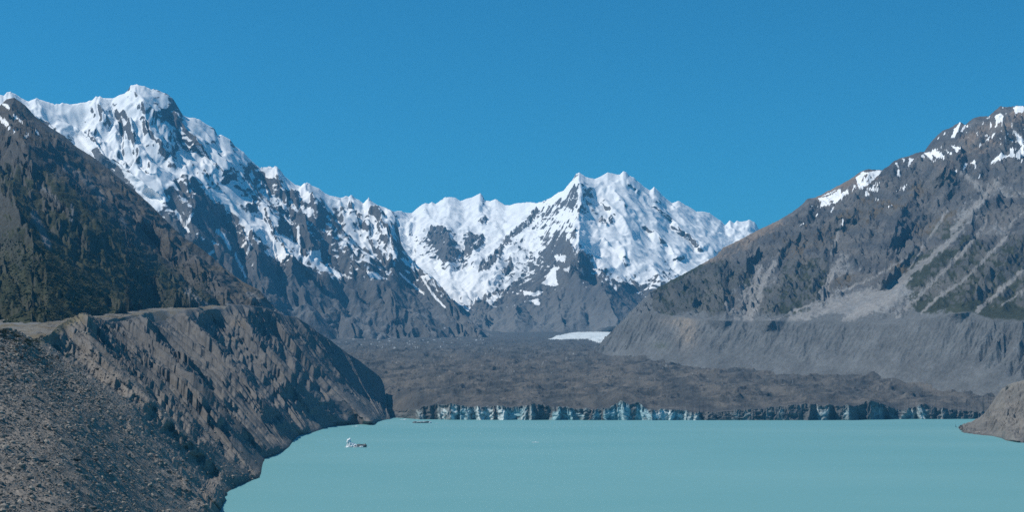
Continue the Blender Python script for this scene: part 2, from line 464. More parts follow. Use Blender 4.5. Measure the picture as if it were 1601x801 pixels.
relB = [
 ([(990,282),(1020,318),(1060,352),(1100,385)], .012, 10), ([(960,300),(1000,335),(1035,372),(1060,400)], .012, 14), ([(1005,300),(1040,345),(1085,388)], -.010, 10),
 ([(1085,332),(1110,352),(1140,372)], .010, 10), ([(1100,335),(1128,362),(1150,378)], -.010, 8), ([(1141,347),(1150,362)], .006, 8), ([(1172,345),(1165,360)], .006, 8),
 ([(925,290),(950,315),(975,340),(990,360)], .008, 12), ([(940,320),(960,350),(980,372)], -.006, 12),
 ([(905,272),(880,302),(850,340),(820,362),(790,395),(762,425),(740,440)], .026, 30),
 ([(912,285),(905,330),(897,342),(893,375),(900,402)], .020, 30),([(893,375),(900,402),(930,426),(950,460),(968,500)], .052, 46),
 ([(940,400),(975,430),(1005,475)], -.020, 26),
 ([(895,400),(850,440),(815,475),(795,512)], .022, 34),
 ([(975,270),(1000,300),(1020,335),(1042,362),(1070,385)], .016, 24),
 ([(1022,293),(1050,330),(1085,365),(1110,398)], .020, 24),
 ([(1061,315),(1090,350),(1120,385)], .012, 18),
 ([(1128,346),(1120,365),(1130,385)], .010, 14),
 ([(985,400),(1020,425),(1060,460),(1090,490)], .020, 30),
 ([(600,345),(650,395),(690,432),(730,455),(757,485),(768,518)], -.030, 40),
 ([(745,345),(722,400),(735,442)], -.012, 30),
 ([(640,355),(700,350),(680,345)], .004, 20),
 ([(690,352),(700,380),(702,412)], .018, 18),
 ([(733,362),(742,378),(745,395)], .016, 16),
 ([(755,305),(748,325),(758,345)], .010, 18),
 ([(704,310),(700,325)], .008, 14), ([(660,322),(672,340)], .006, 12),
 ([(870,400),(820,430),(790,455)], -.014, 16),
 ([(820,480),(850,500)], -.012, 16), ([(870,455),(880,490),(885,512)], .012, 18),
]
SNOWPOLY_B = [
 [(784,446),(800,438),(806,428),(818,420),(812,432),(790,448)],
 [(846,445),(858,430),(866,415),(873,418),(868,435),(874,445),(858,448)],
 [(812,455),(835,458),(850,456),(842,463),(822,462)], [(826,470),(842,468),(842,478),(836,477)],
 [(866,398),(885,400),(882,410),(870,408)], [(880,420),(893,417),(888,428)], [(902,418),(912,422),(914,430)],
 [(994,436),(1008,440),(1000,442)],
 [(780,450),(800,436),(803,438),(790,452)],
 [(922,340),(945,350),(980,365),(1000,385),(1002,392),(985,395),(960,385),(930,400),(912,390),(900,372),(903,340)],
 [(650,395),(700,425),(740,440),(780,420),(790,430),(770,450),(750,468),(725,460),(690,440),(655,415)],
 [(760,470),(780,460),(776,470),(765,478)], [(723,478),(735,484),(730,488)],
]
ROCKPOLY_B = [
 [(668,366),(672,356),(690,352),(700,362),(705,385),(717,392),(712,405),(702,412),(690,408),(684,400),(700,380),(692,392),(680,385)],
 [(724,368),(735,362),(752,368),(760,374),(755,384),(745,388),(735,395),(728,388)],
 [(747,345),(760,338),(764,345),(757,352)],
 [(747,425),(752,410),(765,398),(778,390),(790,372),(802,365),(830,335),(838,325),(844,330),(832,350),(806,368),(790,385),(780,405),(765,420)],
 [(788,408),(798,400),(799,405),(790,410)],
 [(756,445),(775,425),(800,415),(806,420),(790,432),(775,442),(760,448)],
 [(745,455),(765,452),(770,465),(765,520),(740,520)],
 [(935,343),(942,337),(951,352),(940,354)], [(950,342),(956,337),(960,347),(955,350)], [(965,377),(975,375),(976,380),(967,380)],
 [(892,363),(905,360),(914,368),(900,375)], [(935,371),(945,373),(955,385),(950,385)],
]
def paintB(X, Y, Z, sl, cv, px, py, T, h):
    wx = px + 4 * fbm(px / 10, py / 10, 4, 161); wy = py + 3 * fbm(px / 10, py / 10, 4, 162)
    s = table(wx, wy, 0, 140, 40, 20, SNOWTAB) / 9.0
    nz = fbm(px / 18, py / 10, 5, 171, 0.6)
    nf = fbm(X / 90 + Z / 70, Z / 60, 4, 172, 0.6)
    nf2 = fbm(X / 34 - Z / 60, Z / 60, 4, 173, 0.62)
    s = s - 0.01 + 0.20 * nz + 0.22 * nf + .24 * nf2 - 0.36 * (sl - 0.95) * sm(0.0, 1, s * 2) - np.clip(cv / 40, -.3, .3) * 0.5
    s = s + .30 * np.exp(-((px - 893) / 16) ** 2 - ((py - 305) / 26) ** 2)
    for p in ROCKPOLY_B:
        s = np.where(in_poly(wx, wy, p), np.minimum(s, 0.30 + .35 * nf + .5 * nf2), s)
    for p in SNOWPOLY_B:
        s = np.where(in_poly(wx, wy, p), 1.05, s)
    snow = np.where(s > 0.1, (s - 0.5) * 1.1 + 0.5, s * 0)
    n = fbm(X / 300, Y / 300, 4, 3)
    a = mixc(ROCK * 0.78, ROCKB*.8, np.clip(0.4 + n, 0, 1))
    a = mixc(a, SCREE * 0.72, sm(455, 505, py))
    return a, snow

def eroB(X, Y, gx, gy, t, px, py):
    wx = X + 70 * fbm(X / 500, Y / 500, 3, 44); wy = Y + 70 * fbm(X / 500, Y / 500, 3, 48)
    h = erosion(wx, wy, gx, gy, 620.0, 46.0, 6, 0.55, 121)
    neve = np.maximum(table(px, py, 0, 140, 40, 20, SNOWTAB) / 9.0 - 0.55, 0) * 2
    neve = np.clip(neve, 0, 0.8) * sm(640, 660, px)
    neve = neve * (1 - .30 * sm(950, 1020, px))
    rk = np.zeros_like(px)
    for p in ROCKPOLY_B: rk = np.maximum(rk, in_poly(px, py, p) * 1.0)
    rk = blur2(rk, 4)
    rel_ = (ridged(X / 240, (Y + Z0v(X, Y)) / 240, 4, 190) * 30 - 22) * (1 - 0.6 * neve)
    return h * (1 - 0.75 * neve) + rel_ * (.4 + .6 * sm(.1, .45, t)) + rk * (ridged(X / 130, Y / 150, 4, 195) * 55 - 20)
face('snow_mountain', M_far, 540, 1300, 1.25, [footB, sm3], [330], relB, eroB, paintB, back=(2500, .6, 24), seed=2, foot_taper=.16, fill=.7, rk=.7)

# ================================================================== RIGHT MOUNTAIN WITH ITS MORAINE WALL
footG = [(900,580,8600),(922,566,8500),(960,570,8100),(1010,577,7700),(1080,584,7300),(1130,586,7150),(1250,594,6800),(1300,598,6650),(1400,614,6200),(1480,626,5950),(1560,637,5650),(1700,655,5300),(1850,668,5200)]
crestG = [(900,571,8620),(922,556,8600),(958,520,8500),(986,495,8350),(1014,487,8150),(1058,496,7800),(1130,502,7500),(1244,502,7130),(1333,504,6850),(1386,507,6600),(1433,502,6400),(1465,494,6300),(1517,488,6200),(1548,499,6100),(1601,502,6000),(1700,505,5900),(1850,512,5850)]
sky_r = [(900,570),(922,555.5),(958,516),(986,488),(1018,456),(1054,436),(1074,426),(1106,408),(1120,400),(1130,388),(1153,377),(1187,359),(1200,353),(1217,345),(1238,332),(1253,321),(1262,311),(1275,309),(1292,300.5),(1311,290),(1330,280),(1345,268.7),(1356,264.6),(1380,266),(1391.5,257.4),(1397.5,252),(1410,246.6),(1424,243),(1432,239),(1445,237),(1452,227),(1460,217),(1474,204),(1485,200),(1501,190.7),(1509,195),(1523,183.7),(1532,182),(1546,181.6),(1556.5,171.5),(1563.5,166.6),(1581,167),(1590,164.8),(1600,166),(1650,150),(1720,120),(1850,90)]
rD = curve([(900,0,8640),(922,0,8630),(1018,0,8700),(1100,0,8900),(1190,0,9000),(1380,0,9000),(1460,0,9300),(1600,0,9000),(1850,0,8600)])
sr3 = [(x, y, float(ev(rD, x, 2))) for x, y in sky_r]
relG = [
 ([(1262,312),(1240,345),(1200,385),(1165,405)], .020, 26),
 ([(1330,335),(1300,342),(1250,365),(1215,395)], .014, 22),
 ([(1469,267),(1490,248),(1523,215),(1552,200),(1580,186),(1602,172)], .030, 40),
 ([(1440,290),(1465,255),(1490,232),(1520,205),(1548,190),(1575,175)], -.020, 14),
 ([(1469,267),(1440,290),(1410,335),(1390,380),(1382,430)], .018, 24),
 ([(1345,345),(1310,365),(1305,400),(1290,455)], -.012, 22),
 ([(1195,400),(1180,430),(1170,490)], -.016, 26),
 ([(1250,410),(1225,450),(1205,498)], .015, 26),
 ([(1110,410),(1130,440),(1125,490)], .016, 24), ([(1060,430),(1075,470)], .012, 20),
 ([(1155,400),(1140,430),(1148,480)], -.010, 14),
 ([(1500,300),(1440,360),(1380,410)], -.014, 20),
 ([(1600,300),(1540,350),(1480,420),(1420,490)], -.012, 22),
 ([(1600,380),(1540,430),(1500,480)], .012, 22),
 ([(1440,380),(1380,440)], .014, 14),
]
GM = {  # surface cover, cols px 920.. step 40, rows py 160.. step 20
160:'RRRRRRRRRRRRRRRRRR',180:'RRRRRRRRRRRRRRRRRT',200:'RRRRRRRRRRRRRRRRTR',220:'RRRRRRRRRRRRRRRTTR',240:'RRRRRRRRRRRRRRRTRR',
260:'RRRRRRRRRRRRRRTRRR',280:'RRRRRRRRRRTTRRBRRR',300:'RRRRRRRRRTTRRBRRSS',320:'RRRRRRRRRRRBBRRSRR',340:'RRRRRRRTRRBBRRBSRR',
360:'RRRRRRTTRBBRRBVRSR',380:'RRRRRTTRBBRRRRRVRV',400:'RRRRRTRRBRRRRVVVVV',420:'RRRRVVVRVVSRBVVVVV',440:'RRRVVVVSVVBRSVVVVV',
460:'MMMVVVSVVVSSSVVVVV',480:'MMMVVVSVVSSSSVVVVV',500:'MMMMMMMMMMMMMMMMVV',520:'MMMMMMMMMMMMMMMMMM',540:'MMMMMMMMMMMMMMMMMM'}
CHUTES = [([(1503,362),(1455,403),(1417,433),(1380,463),(1320,502)],7),([(1541,349),(1511,388),(1462,437),(1429,471),(1402,497)],4.5),
 ([(1575,370),(1541,403),(1504,441),(1470,463),(1440,490)],3.2),([(1600,422),(1567,452),(1537,478),(1526,488)],4.5),([(1602,452),(1567,478)],1.6),
 ([(1318,403),(1298,434),(1287,461)],8),([(1213,412),(1196,434),(1185,470),(1172,500)],7),([(1185,420),(1176,462),(1166,500)],9),
 ([(1136,475),(1148,490),(1152,500)],6),([(1315,349),(1309,371),(1300,398)],2.2),([(1205,502),(1290,467),(1360,437),(1425,400)],1.8),
 ([(1160,440),(1165,480)],3),([(1440,395),(1420,420)],1.6),([(1505,270),(1540,300),(1520,330),(1490,360)],6),([(1560,285),(1530,320)],7),
 ([(1480,330),(1455,370),(1440,390)],2.5),([(1600,330),(1560,370)],2),([(1240,500),(1300,480),(1370,455)],11),([(1330,495),(1400,465)],12)]
def q7(l): return [(1180 + x * .1872, 220 + y * .1872) for x, y in l]
def q8(l): return [(1380 + x * .1748, 140 + y * .1748) for x, y in l]
SP_G = [q7([(485,565),(570,550),(690,512),(765,450),(785,430),(770,412),(720,445),(712,402),(640,450),(600,470),(525,480),(560,510),(545,545)]),
 q7([(870,400),(950,370),(1000,320),(1068,245),(1000,250),(930,265),(900,258),(845,310)]), q7([(925,398),(1030,395),(1035,430),(960,415)]),
 q7([(915,470),(965,445),(930,420)]), q7([(975,380),(1045,340),(1050,352),(985,388)]), q7([(630,600),(660,545),(655,590)]), q7([(820,360),(850,380),(790,445),(830,390)]),
 q7([(555,465),(700,400),(610,455)]), q7([(450,530),(485,545),(475,548)]), q7([(1000,483),(1045,490),(1010,500)]),q7([(730,655),(745,660),(735,710),(725,700)]),
 q7([(1180,430),(1280,360),(1240,400)]), q7([(365,710),(415,690),(385,712)]),q7([(505,635),(530,590),(520,630)]),q7([(1105,550),(1160,530),(1120,556)]),
 q8([(955,662),(1060,565),(1070,560),(1080,585),(1110,580),(1200,565),(1262,490),(1262,590),(1210,625),(1185,598),(1090,612),(1010,650)]),
 q8([(1155,373),(1180,375),(1262,445),(1262,520),(1210,470),(1200,430)]), q8([(780,668),(820,622),(850,708),(820,700),(822,665)]), q8([(715,722),(735,658),(760,660),(745,700)]),
 q8([(608,437),(640,360),(690,288),(702,292),(670,370),(640,432)]), q8([(700,370),(730,315),(745,320),(715,375)]), q8([(360,562),(420,562),(480,640),(450,640)]),
 q8([(420,560),(470,530),(560,598),(545,618),(490,615)]), q8([(995,245),(1050,208),(1090,235),(1060,290),(1010,315),(1020,270)]), q8([(955,335),(965,280),(975,330)]),
 q8([(1165,160),(1200,142),(1262,148),(1262,190),(1195,215),(1180,190)]), q8([(910,455),(1015,378),(1000,400),(925,455)]), q8([(505,490),(520,500),(625,580),(600,575)]),
 q8([(610,500),(700,515),(665,560),(640,530)]), q8([(105,655),(130,655),(165,780),(130,770),(140,700)]), q8([(170,615),(200,615),(195,650)]), q8([(225,690),(240,610),(275,620),(250,660)]),
 q8([(340,600),(360,575),(380,605),(350,615)]), q8([(1015,500),(1065,470),(1055,485)]), q8([(1135,555),(1140,520),(1200,530),(1170,550)]), q8([(1210,680),(1258,610),(1250,640)]),
 q8([(845,800),(875,750),(860,800)]), q8([(850,495),(885,485),(870,508)]), q8([(910,410),(960,392),(935,415)]), q8([(640,735),(665,715),(660,735)]),q8([(930,630),(950,600),(945,625)]),
 q8([(480,445),(510,415),(500,440)]), q8([(535,415),(560,370),(555,400)]),q8([(750,330),(765,305),(760,335)]),q8([(940,255),(965,232),(960,250)]),q8([(1100,410),(1125,380),(1110,408)]),q8([(1220,250),(1250,212),(1240,235)])]

def cover(px, py, keys, x0, sx, rows, nz, sharp=6.0):
    ys = sorted(rows)
    out = {}
    g = {k: np.array([[1.0 if c == k else 0.0 for c in rows[y]] for y in ys], F32) for k in keys}
    sharp = 13.0
    tot = 0
    for i, k in enumerate(keys):
        w = table(px, py, x0, ys[0], sx, ys[1] - ys[0], g[k]) + nz * vnoise(px / 9 + i * 31, py / 7, 300 + i) + nz * .6 * vnoise(px / 4 + i * 31, py / 3, 340 + i)
        out[k] = np.exp(sharp * w); tot = tot + out[k]
    return {k: out[k] / tot for k in keys}

def paintG(X, Y, Z, sl, cv, px, py, T, h):
    # patches run down to the left with the strata
    wx = px + 14 * fbm((px + py) / 30, (px - py) / 90, 4, 261); wy = py + 10 * fbm((px + py) / 30, (px - py) / 90, 4, 262)
    c = cover(wx, wy, 'RTBVSM', 920, 40, GM, 0.5)
    pal = {'R': mixc(ROCKB * .68, ROCK * .80, np.clip(.5 + 1.5 * fbm(X / 140, Z / 110, 5, 5, .6), 0, 1)), 'T': TAN * C(1.0, .97, .92), 'B': C(.108, .085, .055), 'V': C(.042, .046, .027), 'S': SCREE * 1.08, 'M': MOR * 1.0}
    a = np.zeros(px.shape + (3,), F32)
    for k in c: a = a + c[k][..., None] * pal[k]
    # steep bits are bare rock
    f = sm(1.0, 1.5, sl + .3 * fbm(X / 60, Z / 60, 3, 9)) * (1 - c['M']) * .8
    a = mixc(a, pal['R'], f)
    cx = px + 3.5 * fbm(px / 12, py / 12, 4, 27); cy = py + 3.0 * fbm(px / 12, py / 12, 4, 28)
    for p, w in CHUTES:
        d = seg_dist(cx, cy, p)
        a = mixc(a, SCREE * C(1.18, 1.14, 1.10), (1 - sm(w * .5, w * .85, d + w * .8 * fbm(px / 7, py / 7, 4, 77, .6))) * .9)
    # moraine wall
    crest = ev(curve(crestG), px, 1)
    mor = sm(-3, 2, py - crest + 2 * fbm(px / 10, py / 10, 3, 41))
    m = MOR * .98 * (1 + .25 * fbm(px / 30, py / 25, 4, 42))[..., None]
    warm = np.exp(-((px - 1075) / 14) ** 2 - ((py - 520) / 22) ** 2) + .6 * np.exp(-((px - 1060) / 25) ** 2 - ((py - 503) / 7) ** 2)
    m = mixc(m, C(.27, .23, .19), np.clip(warm * (1 + 1.0 * fbm(px / 5, py / 8, 3, 43)), 0, 1) * .8)
    m = mixc(m, C(.07, .08, .055), np.clip(np.exp(-((px - 1032) / 12) ** 2 - ((py - 541) / 5) ** 2) * (1 + 2 * fbm(px / 4, py / 3, 3, 44)), 0, 1) * .7)
    a = mixc(a, m, mor)
    s = np.full(px.shape, 0.0, F32)
    sx_ = px + 1.6 * fbm(px / 5, py / 5, 3, 31); sy_ = py + 1.4 * fbm(px / 5, py / 5, 3, 32)
    for p in SP_G:
        s = np.where(in_poly(sx_, sy_, p), 1.0, s)
    holes = [q7([(885,340),(910,300),(915,330),(895,345)]), q7([(925,350),(980,290),(990,285),(945,340)]), q7([(620,505),(655,495),(660,515),(630,515)]), q7([(910,300),(940,270),(945,290),(925,305)])]
    for p in holes: s = np.where(in_poly(sx_, sy_, p), 0, s)
    s = np.maximum(s, .60 * sm(.25, .5, fbm(px / 5, py / 9, 4, 33, .6) - cv / 30) * sm(1440, 1500, px) * sm(250, 215, py))
    return a, s

def eroG(X, Y, gx, gy, t, px, py):
    zz = CAMZ + (HZ - py) / FOC * Y
    wx = X + 40 * fbm(X / 300, Y / 300, 3, 4); wy = Y + 40 * fbm(X / 300, Y / 300, 3, 8)
    up = sm(.5, .56, t)
    h = erosion(wx, wy, gx, gy, 380.0, 27.0, 7, 0.58, 221) + ridged((X + .7 * zz) / 110, (Y + 1.5 * zz) / 260, 4, 290, .6) * 24 - 18 + ridged((X + .7 * zz) / 42, zz / 40, 3, 291, .6) * 7 - 5
    gr = 1 - .8 * sm(1.5, 0, seg_dist(px, py, [(1503,362),(1455,403),(1417,433),(1380,463),(1300,500)]) / 22)
    gr = gr * (1 - .7 * np.clip(1 - seg_dist(px, py, [(1240,495),(1380,465),(1430,470)]) / 30, 0, 1))
    # moraine wall: fine fluted gullies below the crest, smooth scree at the foot
    tw = np.clip(t / .5, 0, 1)
    g2 = erosion(X, Y, gx, gy, 95.0, 14.0, 5, 0.55, 231, ridge=.6)
    flute = sm(.30, .62, tw + .25 * fbm(px / 40, py / 40, 3, 15)) * sm(1.0, .93, tw) * (1.0 + .9 * sm(1100, 1000, px) + .9 * sm(1480, 1560, px))
    return (h * up * gr) + g2 * flute * (1 - up) + (1 - up) * fbm(X / 30, Y / 30, 4, 16) * 1.5
face('mountain_slope', M_right, 900, 1850, 1.15, [footG, crestG, sr3], [110, 330], relG, eroG, paintG, back=(1500, .6, 24), seed=3, foot_taper=.02, top_taper=.04)

# ================================================================== GREEN MOUNTAIN ON THE LEFT
sky_d = [(-300,110),(-100,150),(0,165),(10,155),(22,152.5),(40,165),(55,182),(75,197),(100,212),(120,230),(145,245),(165,260),(185,277),(210,297),(235,320),(260,345),(285,370),(310,385),(335,405),(350,419.6),(380,441),(405,453.5),(416,466),(422,474),(446,496),(470,515)]
dD = curve([(-300,0,6800),(0,0,7200),(100,0,7300),(210,0,7000),(300,0,6400),(350,0,6000),(400,0,5720),(446,0,5680),(470,0,5720)])
sd3 = [(x, y, float(ev(dD, x, 2))) for x, y in sky_d]
footD = [(-300,506,2500),(0,506,2600),(50,510,2450),(72,513,2480),(110,503,2800),(160,495,3300),(196,490,3750),(205,484,4000),(240,488,4500),(350,487,4950),(400,488,5200),(446,503,5450),(470,522,5550)]
relD = [
 ([(-60,190),(20,215),(40,245),(55,285),(85,310),(112,345),(130,370)], .060, 40),
 ([(55,225),(85,250),(110,290),(132,322),(165,360),(205,405),(255,450),(300,482)], .075, 42),
 ([(70,205),(100,238),(140,275),(180,310),(215,345)], .02, 20),
 ([(95,250),(130,288),(175,330),(215,372),(260,420)], -.035, 24),
 ([(20,250),(50,310),(90,375),(120,412),(165,455)], -.050, 34),
 ([(-80,260),(0,300),(60,375),(120,425),(160,455),(197,486)], .085, 52),
 ([(-60,330),(0,400),(30,450),(60,500)], -.030, 30),
 ([(180,275),(230,335),(290,395),(350,450),(400,478)], .030, 24),
 ([(230,370),(280,430),(330,480)], -.030, 24), ([(25,160),(50,200),(80,215)], -.02, 14),
 ([(150,350),(165,400),(180,440)], .014, 16),([(120,340),(125,385),(118,410)], -.02, 14),
]
SCREE_D = [([(103,262),(130,280),(152,298),(160,312)],4.5),([(52,335),(66,360),(76,385)],5.0),([(60,290),(75,300),(95,322)],2.5),([(293,456),(315,475),(352,490)],5),
 ([(388,460),(420,480),(446,498),(470,513)],4),([(112,320),(114,335),(110,345)],2),([(190,342),(196,352)],2.5),([(356,476),(366,479)],1.5)]
SNOW_D = [([(22,181),(35,190)],1.5),([(0,185),(10,194)],3.5),([(15,200),(22,204)],2.2),([(40,211),(48,210)],1.4),([(6,163),(14,168)],2.0),([(57,206),(60,209)],1.4)]
def paintD(X, Y, Z, sl, cv, px, py, T, h):
    sk = ev(curve(sky_d), px, 1)
    d = py - sk + 22 * fbm(px / 30, py / 30, 5, 361, .55)
    n = fbm(X / 120, Z / 100, 5, 362, .6)
    a = mixc(ROCK * .62, C(.085, .07, .048), np.clip(.5 + 1.2 * n, 0, 1))
    veg = sm(50, 100, d) * sm(235, 275, py + 16 * n)
    vg = mixc(C(.030, .036, .018), C(.052, .052, .026), np.clip(.5 + 1.3 * fbm(X / 60, Z / 50, 4, 364), 0, 1))
    a = mixc(a, vg, np.clip(veg * 1.1 + .0, 0, 1))
    rk = sm(1.1, 1.6, sl + .5 * n) * (1 - .6 * sm(300, 420, py))
    a = mixc(a, ROCK * .55, rk * .8)
    cx = px + 3 * fbm(px / 9, py / 9, 3, 27); cy = py + 3 * fbm(px / 9, py / 9, 3, 28)
    for p, w in SCREE_D:
        a = mixc(a, SCREE * .8, (1 - sm(w * .8, w * 1.3, seg_dist(cx, cy, p))) * .9)
    s = np.zeros(px.shape, F32)
    for p, w in SNOW_D: s = np.where(seg_dist(cx, cy, p) < w, 1.0, s)
    return a, s
def eroD(X, Y, gx, gy, t, px, py):
    zz = CAMZ + (HZ - py) / FOC * Y
    wx = X + 30 * fbm(X / 200, Y / 200, 3, 4); wy = Y + 30 * fbm(X / 200, Y / 200, 3, 8)
    h = erosion(wx, wy, gx, gy, 330.0, 33.0, 4, 0.46, 321) + ridged(X / 100, (Y + 2.2 * zz) / 130, 3, 390) * 9 - 7
    sc = sm(300, 400, py) * sm(240, 160, px) 
    return h * (1 - .3 * sc) + (np.abs(vnoise(X / 20, zz / 12, 391)) * 4 + np.abs(vnoise(X / 9, zz / 6, 392)) * 1.0) * sm(270, 330, py)
dface = face('green_mountain', M_green, -300, 470, 1.0, [footD, sd3], [380], relD, eroD, paintD, back=(1200, .6, 20), seed=4, rk=1.1)

# ================================================================== NEAR LEFT MORAINE
def zD(py, z=0.0): return (CAMZ - z) * FOC / (py - HZ)
shore = [(350,801),(359,776),(376,765),(392,757),(411,750),(400,742),(394,733),(405,724),(416,721),(438,712),(455,701),(460,692),(458,686),(470,681),(490,678),(510,671),(525,667),(545,664.8),(575,664.5),(588,665.0),(592,660),(605,657),(625,655.5)]
def mono(l):
    o = [l[0]]
    for p in l[1:]:
        if p[0] > o[-1][0] + .5: o.append(p)
    return o
shore_c = curve([(-400,900,0)] + [(x, y + 1.5, 0) for x, y in mono(shore)] + [(640,655.8,0)])
topE = [(-300,512,1200),(0,516,1450),(13,513,1480),(26,518,1520),(48,531,1650),(62,531,1740),(79,522,1840),(90,510,1910),(105,501,2000),(118,494,2080),(131,489,2200),(140,492,2300),(149,500,2400),(157,498,2500),(165,503,2600),(175,505,2700),(195,502,2950),(219,494,3200),(237,505,3450),(263,500,3800),(278,489,4000),(289,484,4100),(302,483,4200),(315,487,4300),(332,483,4450),(350,484,4600),(357,477,4650),(376,476,4800),(394,478.5,4950),(416,481,5100),(446,494,5300),(463,496,5370),(481,507,5450),(500,522,5550),(512,529,5600),(543,553,5700),(560,563,5760),(578,577,5840),(592,588,5900),(597,594,5900),(601,604,5880)]
STN = [  # crest px | middle of the face | foot
 (-300, (-300,690,850), (-300,860,560)), (0, (0,680,1020), (0,860,640)), (26, (95,655,1190), (140,860,770)), (50, (198,638,1540), (346,812,1400)),
 (76, (214,640,1640), (353,0,0)), (90, (225,632,1760), (362,0,0)), (131, (265,612,2060), (398,0,0)), (175, (300,592,2560), (420,0,0)), (219, (335,588,2980), (440,0,0)),
 (263, (372,588,3480), (456,0,0)), (289, (400,590,3800), (472,0,0)), (350, (445,592,4300), (505,0,0)), (376, (475,592,4600), (538,0,0)), (416, (508,594,4880), (582,0,0)),
 (446, (532,596,5150), (592,0,0)), (500, (556,610,5400), (598,0,0)), (560, (582,620,5600), (603,0,0)), (592, (597,628,5740), (608,0,0)), (601, (604,634,5740), (611,0,0))]
sE = np.linspace(0, 1, 1150)
kpar = np.concatenate([[0], np.cumsum([max(abs(STN[i + 1][0] - STN[i][0]), abs(STN[i + 1][2][0] - STN[i][2][0]), 12) for i in range(len(STN) - 1)])]); kpar = kpar / kpar[-1]
def smooth1(a, n=23):
    k = np.hanning(n); k /= k.sum()
    return np.convolve(np.pad(a, n // 2, mode='reflect', reflect_type='odd'), k, 'valid')
cpx = np.interp(sE, kpar, [q[0] for q in STN]); cE = curve(topE)
crE = np.array([cpx, ev(cE, cpx, 1), smooth1(ev(cE, cpx, 2), 41)])
mE = np.array([smooth1(np.interp(sE, kpar, [q[1][j] for q in STN]), 61) for j in range(3)])
wF = sm(.55, .30, sE)
mE = np.array([smooth1(m_, 161) * wF + m_ * (1 - wF) for m_ in mE])
bx = smooth1(np.interp(sE, kpar, [q[2][0] for q in STN]), 9)
by = ev(shore_c, bx, 1); bD = np.where(by > HZ + 5, zD(np.maximum(by, HZ + 6), -4), 5000)
landx = np.array([q[2][0] for q in STN[:4]]); 
nl = bx < 345
ky = np.interp(sE, kpar[:4], [q[2][1] for q in STN[:4]]); kd = smooth1(np.interp(sE, kpar[:4], [q[2][2] for q in STN[:4]]), 121)
by = np.where(sE < kpar[3], ky, by); bD = np.where(sE < kpar[3], kd, bD)
bE = np.array([bx, by, smooth1(bD, 9)])
relE = [
 ([(48,531),(88,556),(131,586),(190,622),(240,680),(290,735),(345,795)], .045, 34),
 ([(66,528),(100,552),(150,588),(205,632),(260,690),(320,750)], -.07, 26),
 ([(131,494),(150,530),(190,575),(240,625),(310,690),(400,745)], .045, 34),
 ([(160,515),(200,560),(270,625),(345,690),(395,735)], -.05, 30),
 ([(219,494),(250,535),(300,590),(360,650),(440,705)], .04, 28),
 ([(245,515),(300,570),(370,640),(440,690)], -.035, 22),
 ([(289,487),(320,530),(370,580),(420,635),(470,678)], .035, 24),
 ([(330,500),(370,550),(430,610),(480,660)], -.035, 22),
 ([(376,476),(395,515),(430,555),(470,600),(540,660)], .026, 26),
 ([(415,505),(455,560),(510,610),(560,650)], -.018, 20),
 ([(446,494),(490,550),(540,600),(585,650)], .010, 22),
 ([(400,615),(455,660),(480,672)], .02, 14), ([(520,620),(585,662)], .02, 14),
]
def paintE(X, Y, Z, sl, cv, px, py, T, h):
    n = fbm(X / 70, Z / 40, 5, 462, .6)
    near = sm(2200, 1400, Y)
    a = mixc(C(.105, .102, .100), C(.140, .132, .124), np.clip(.5 + 1.2 * n, 0, 1))
    a = mixc(a, C(.225, .196, .168), near * .9)
    sp = hsh(np.floor(px * 1.3), np.floor(py * 1.3 + T * 977), 5)
    a = a * (0.85 + .3 * sp[..., None])
    # dry grass on the crest and a few tussocks
    cr = ev(curve(topE), px, 1)
    g = sm(22, 2, py - cr + 16 * n) * sm(160, 110, px)
    a = mixc(a, C(.17, .14, .07), np.clip(g, 0, 1) * .75)
    gg = np.clip(sm(.28, .45, fbm(px / 14, py / 6, 4, 466)) * sm(640, 560, py) * sm(150, 90, px), 0, 1)
    a = mixc(a, C(.13, .105, .06), gg * .8)
    a = mixc(a, C(.14, .115, .085), sm(.2, .5, n) * sm(2500, 4500, Y) * .5)
    wet = sm(5, 1.0, Z)
    a = a * (1 - .35 * wet[..., None])
    return a, None
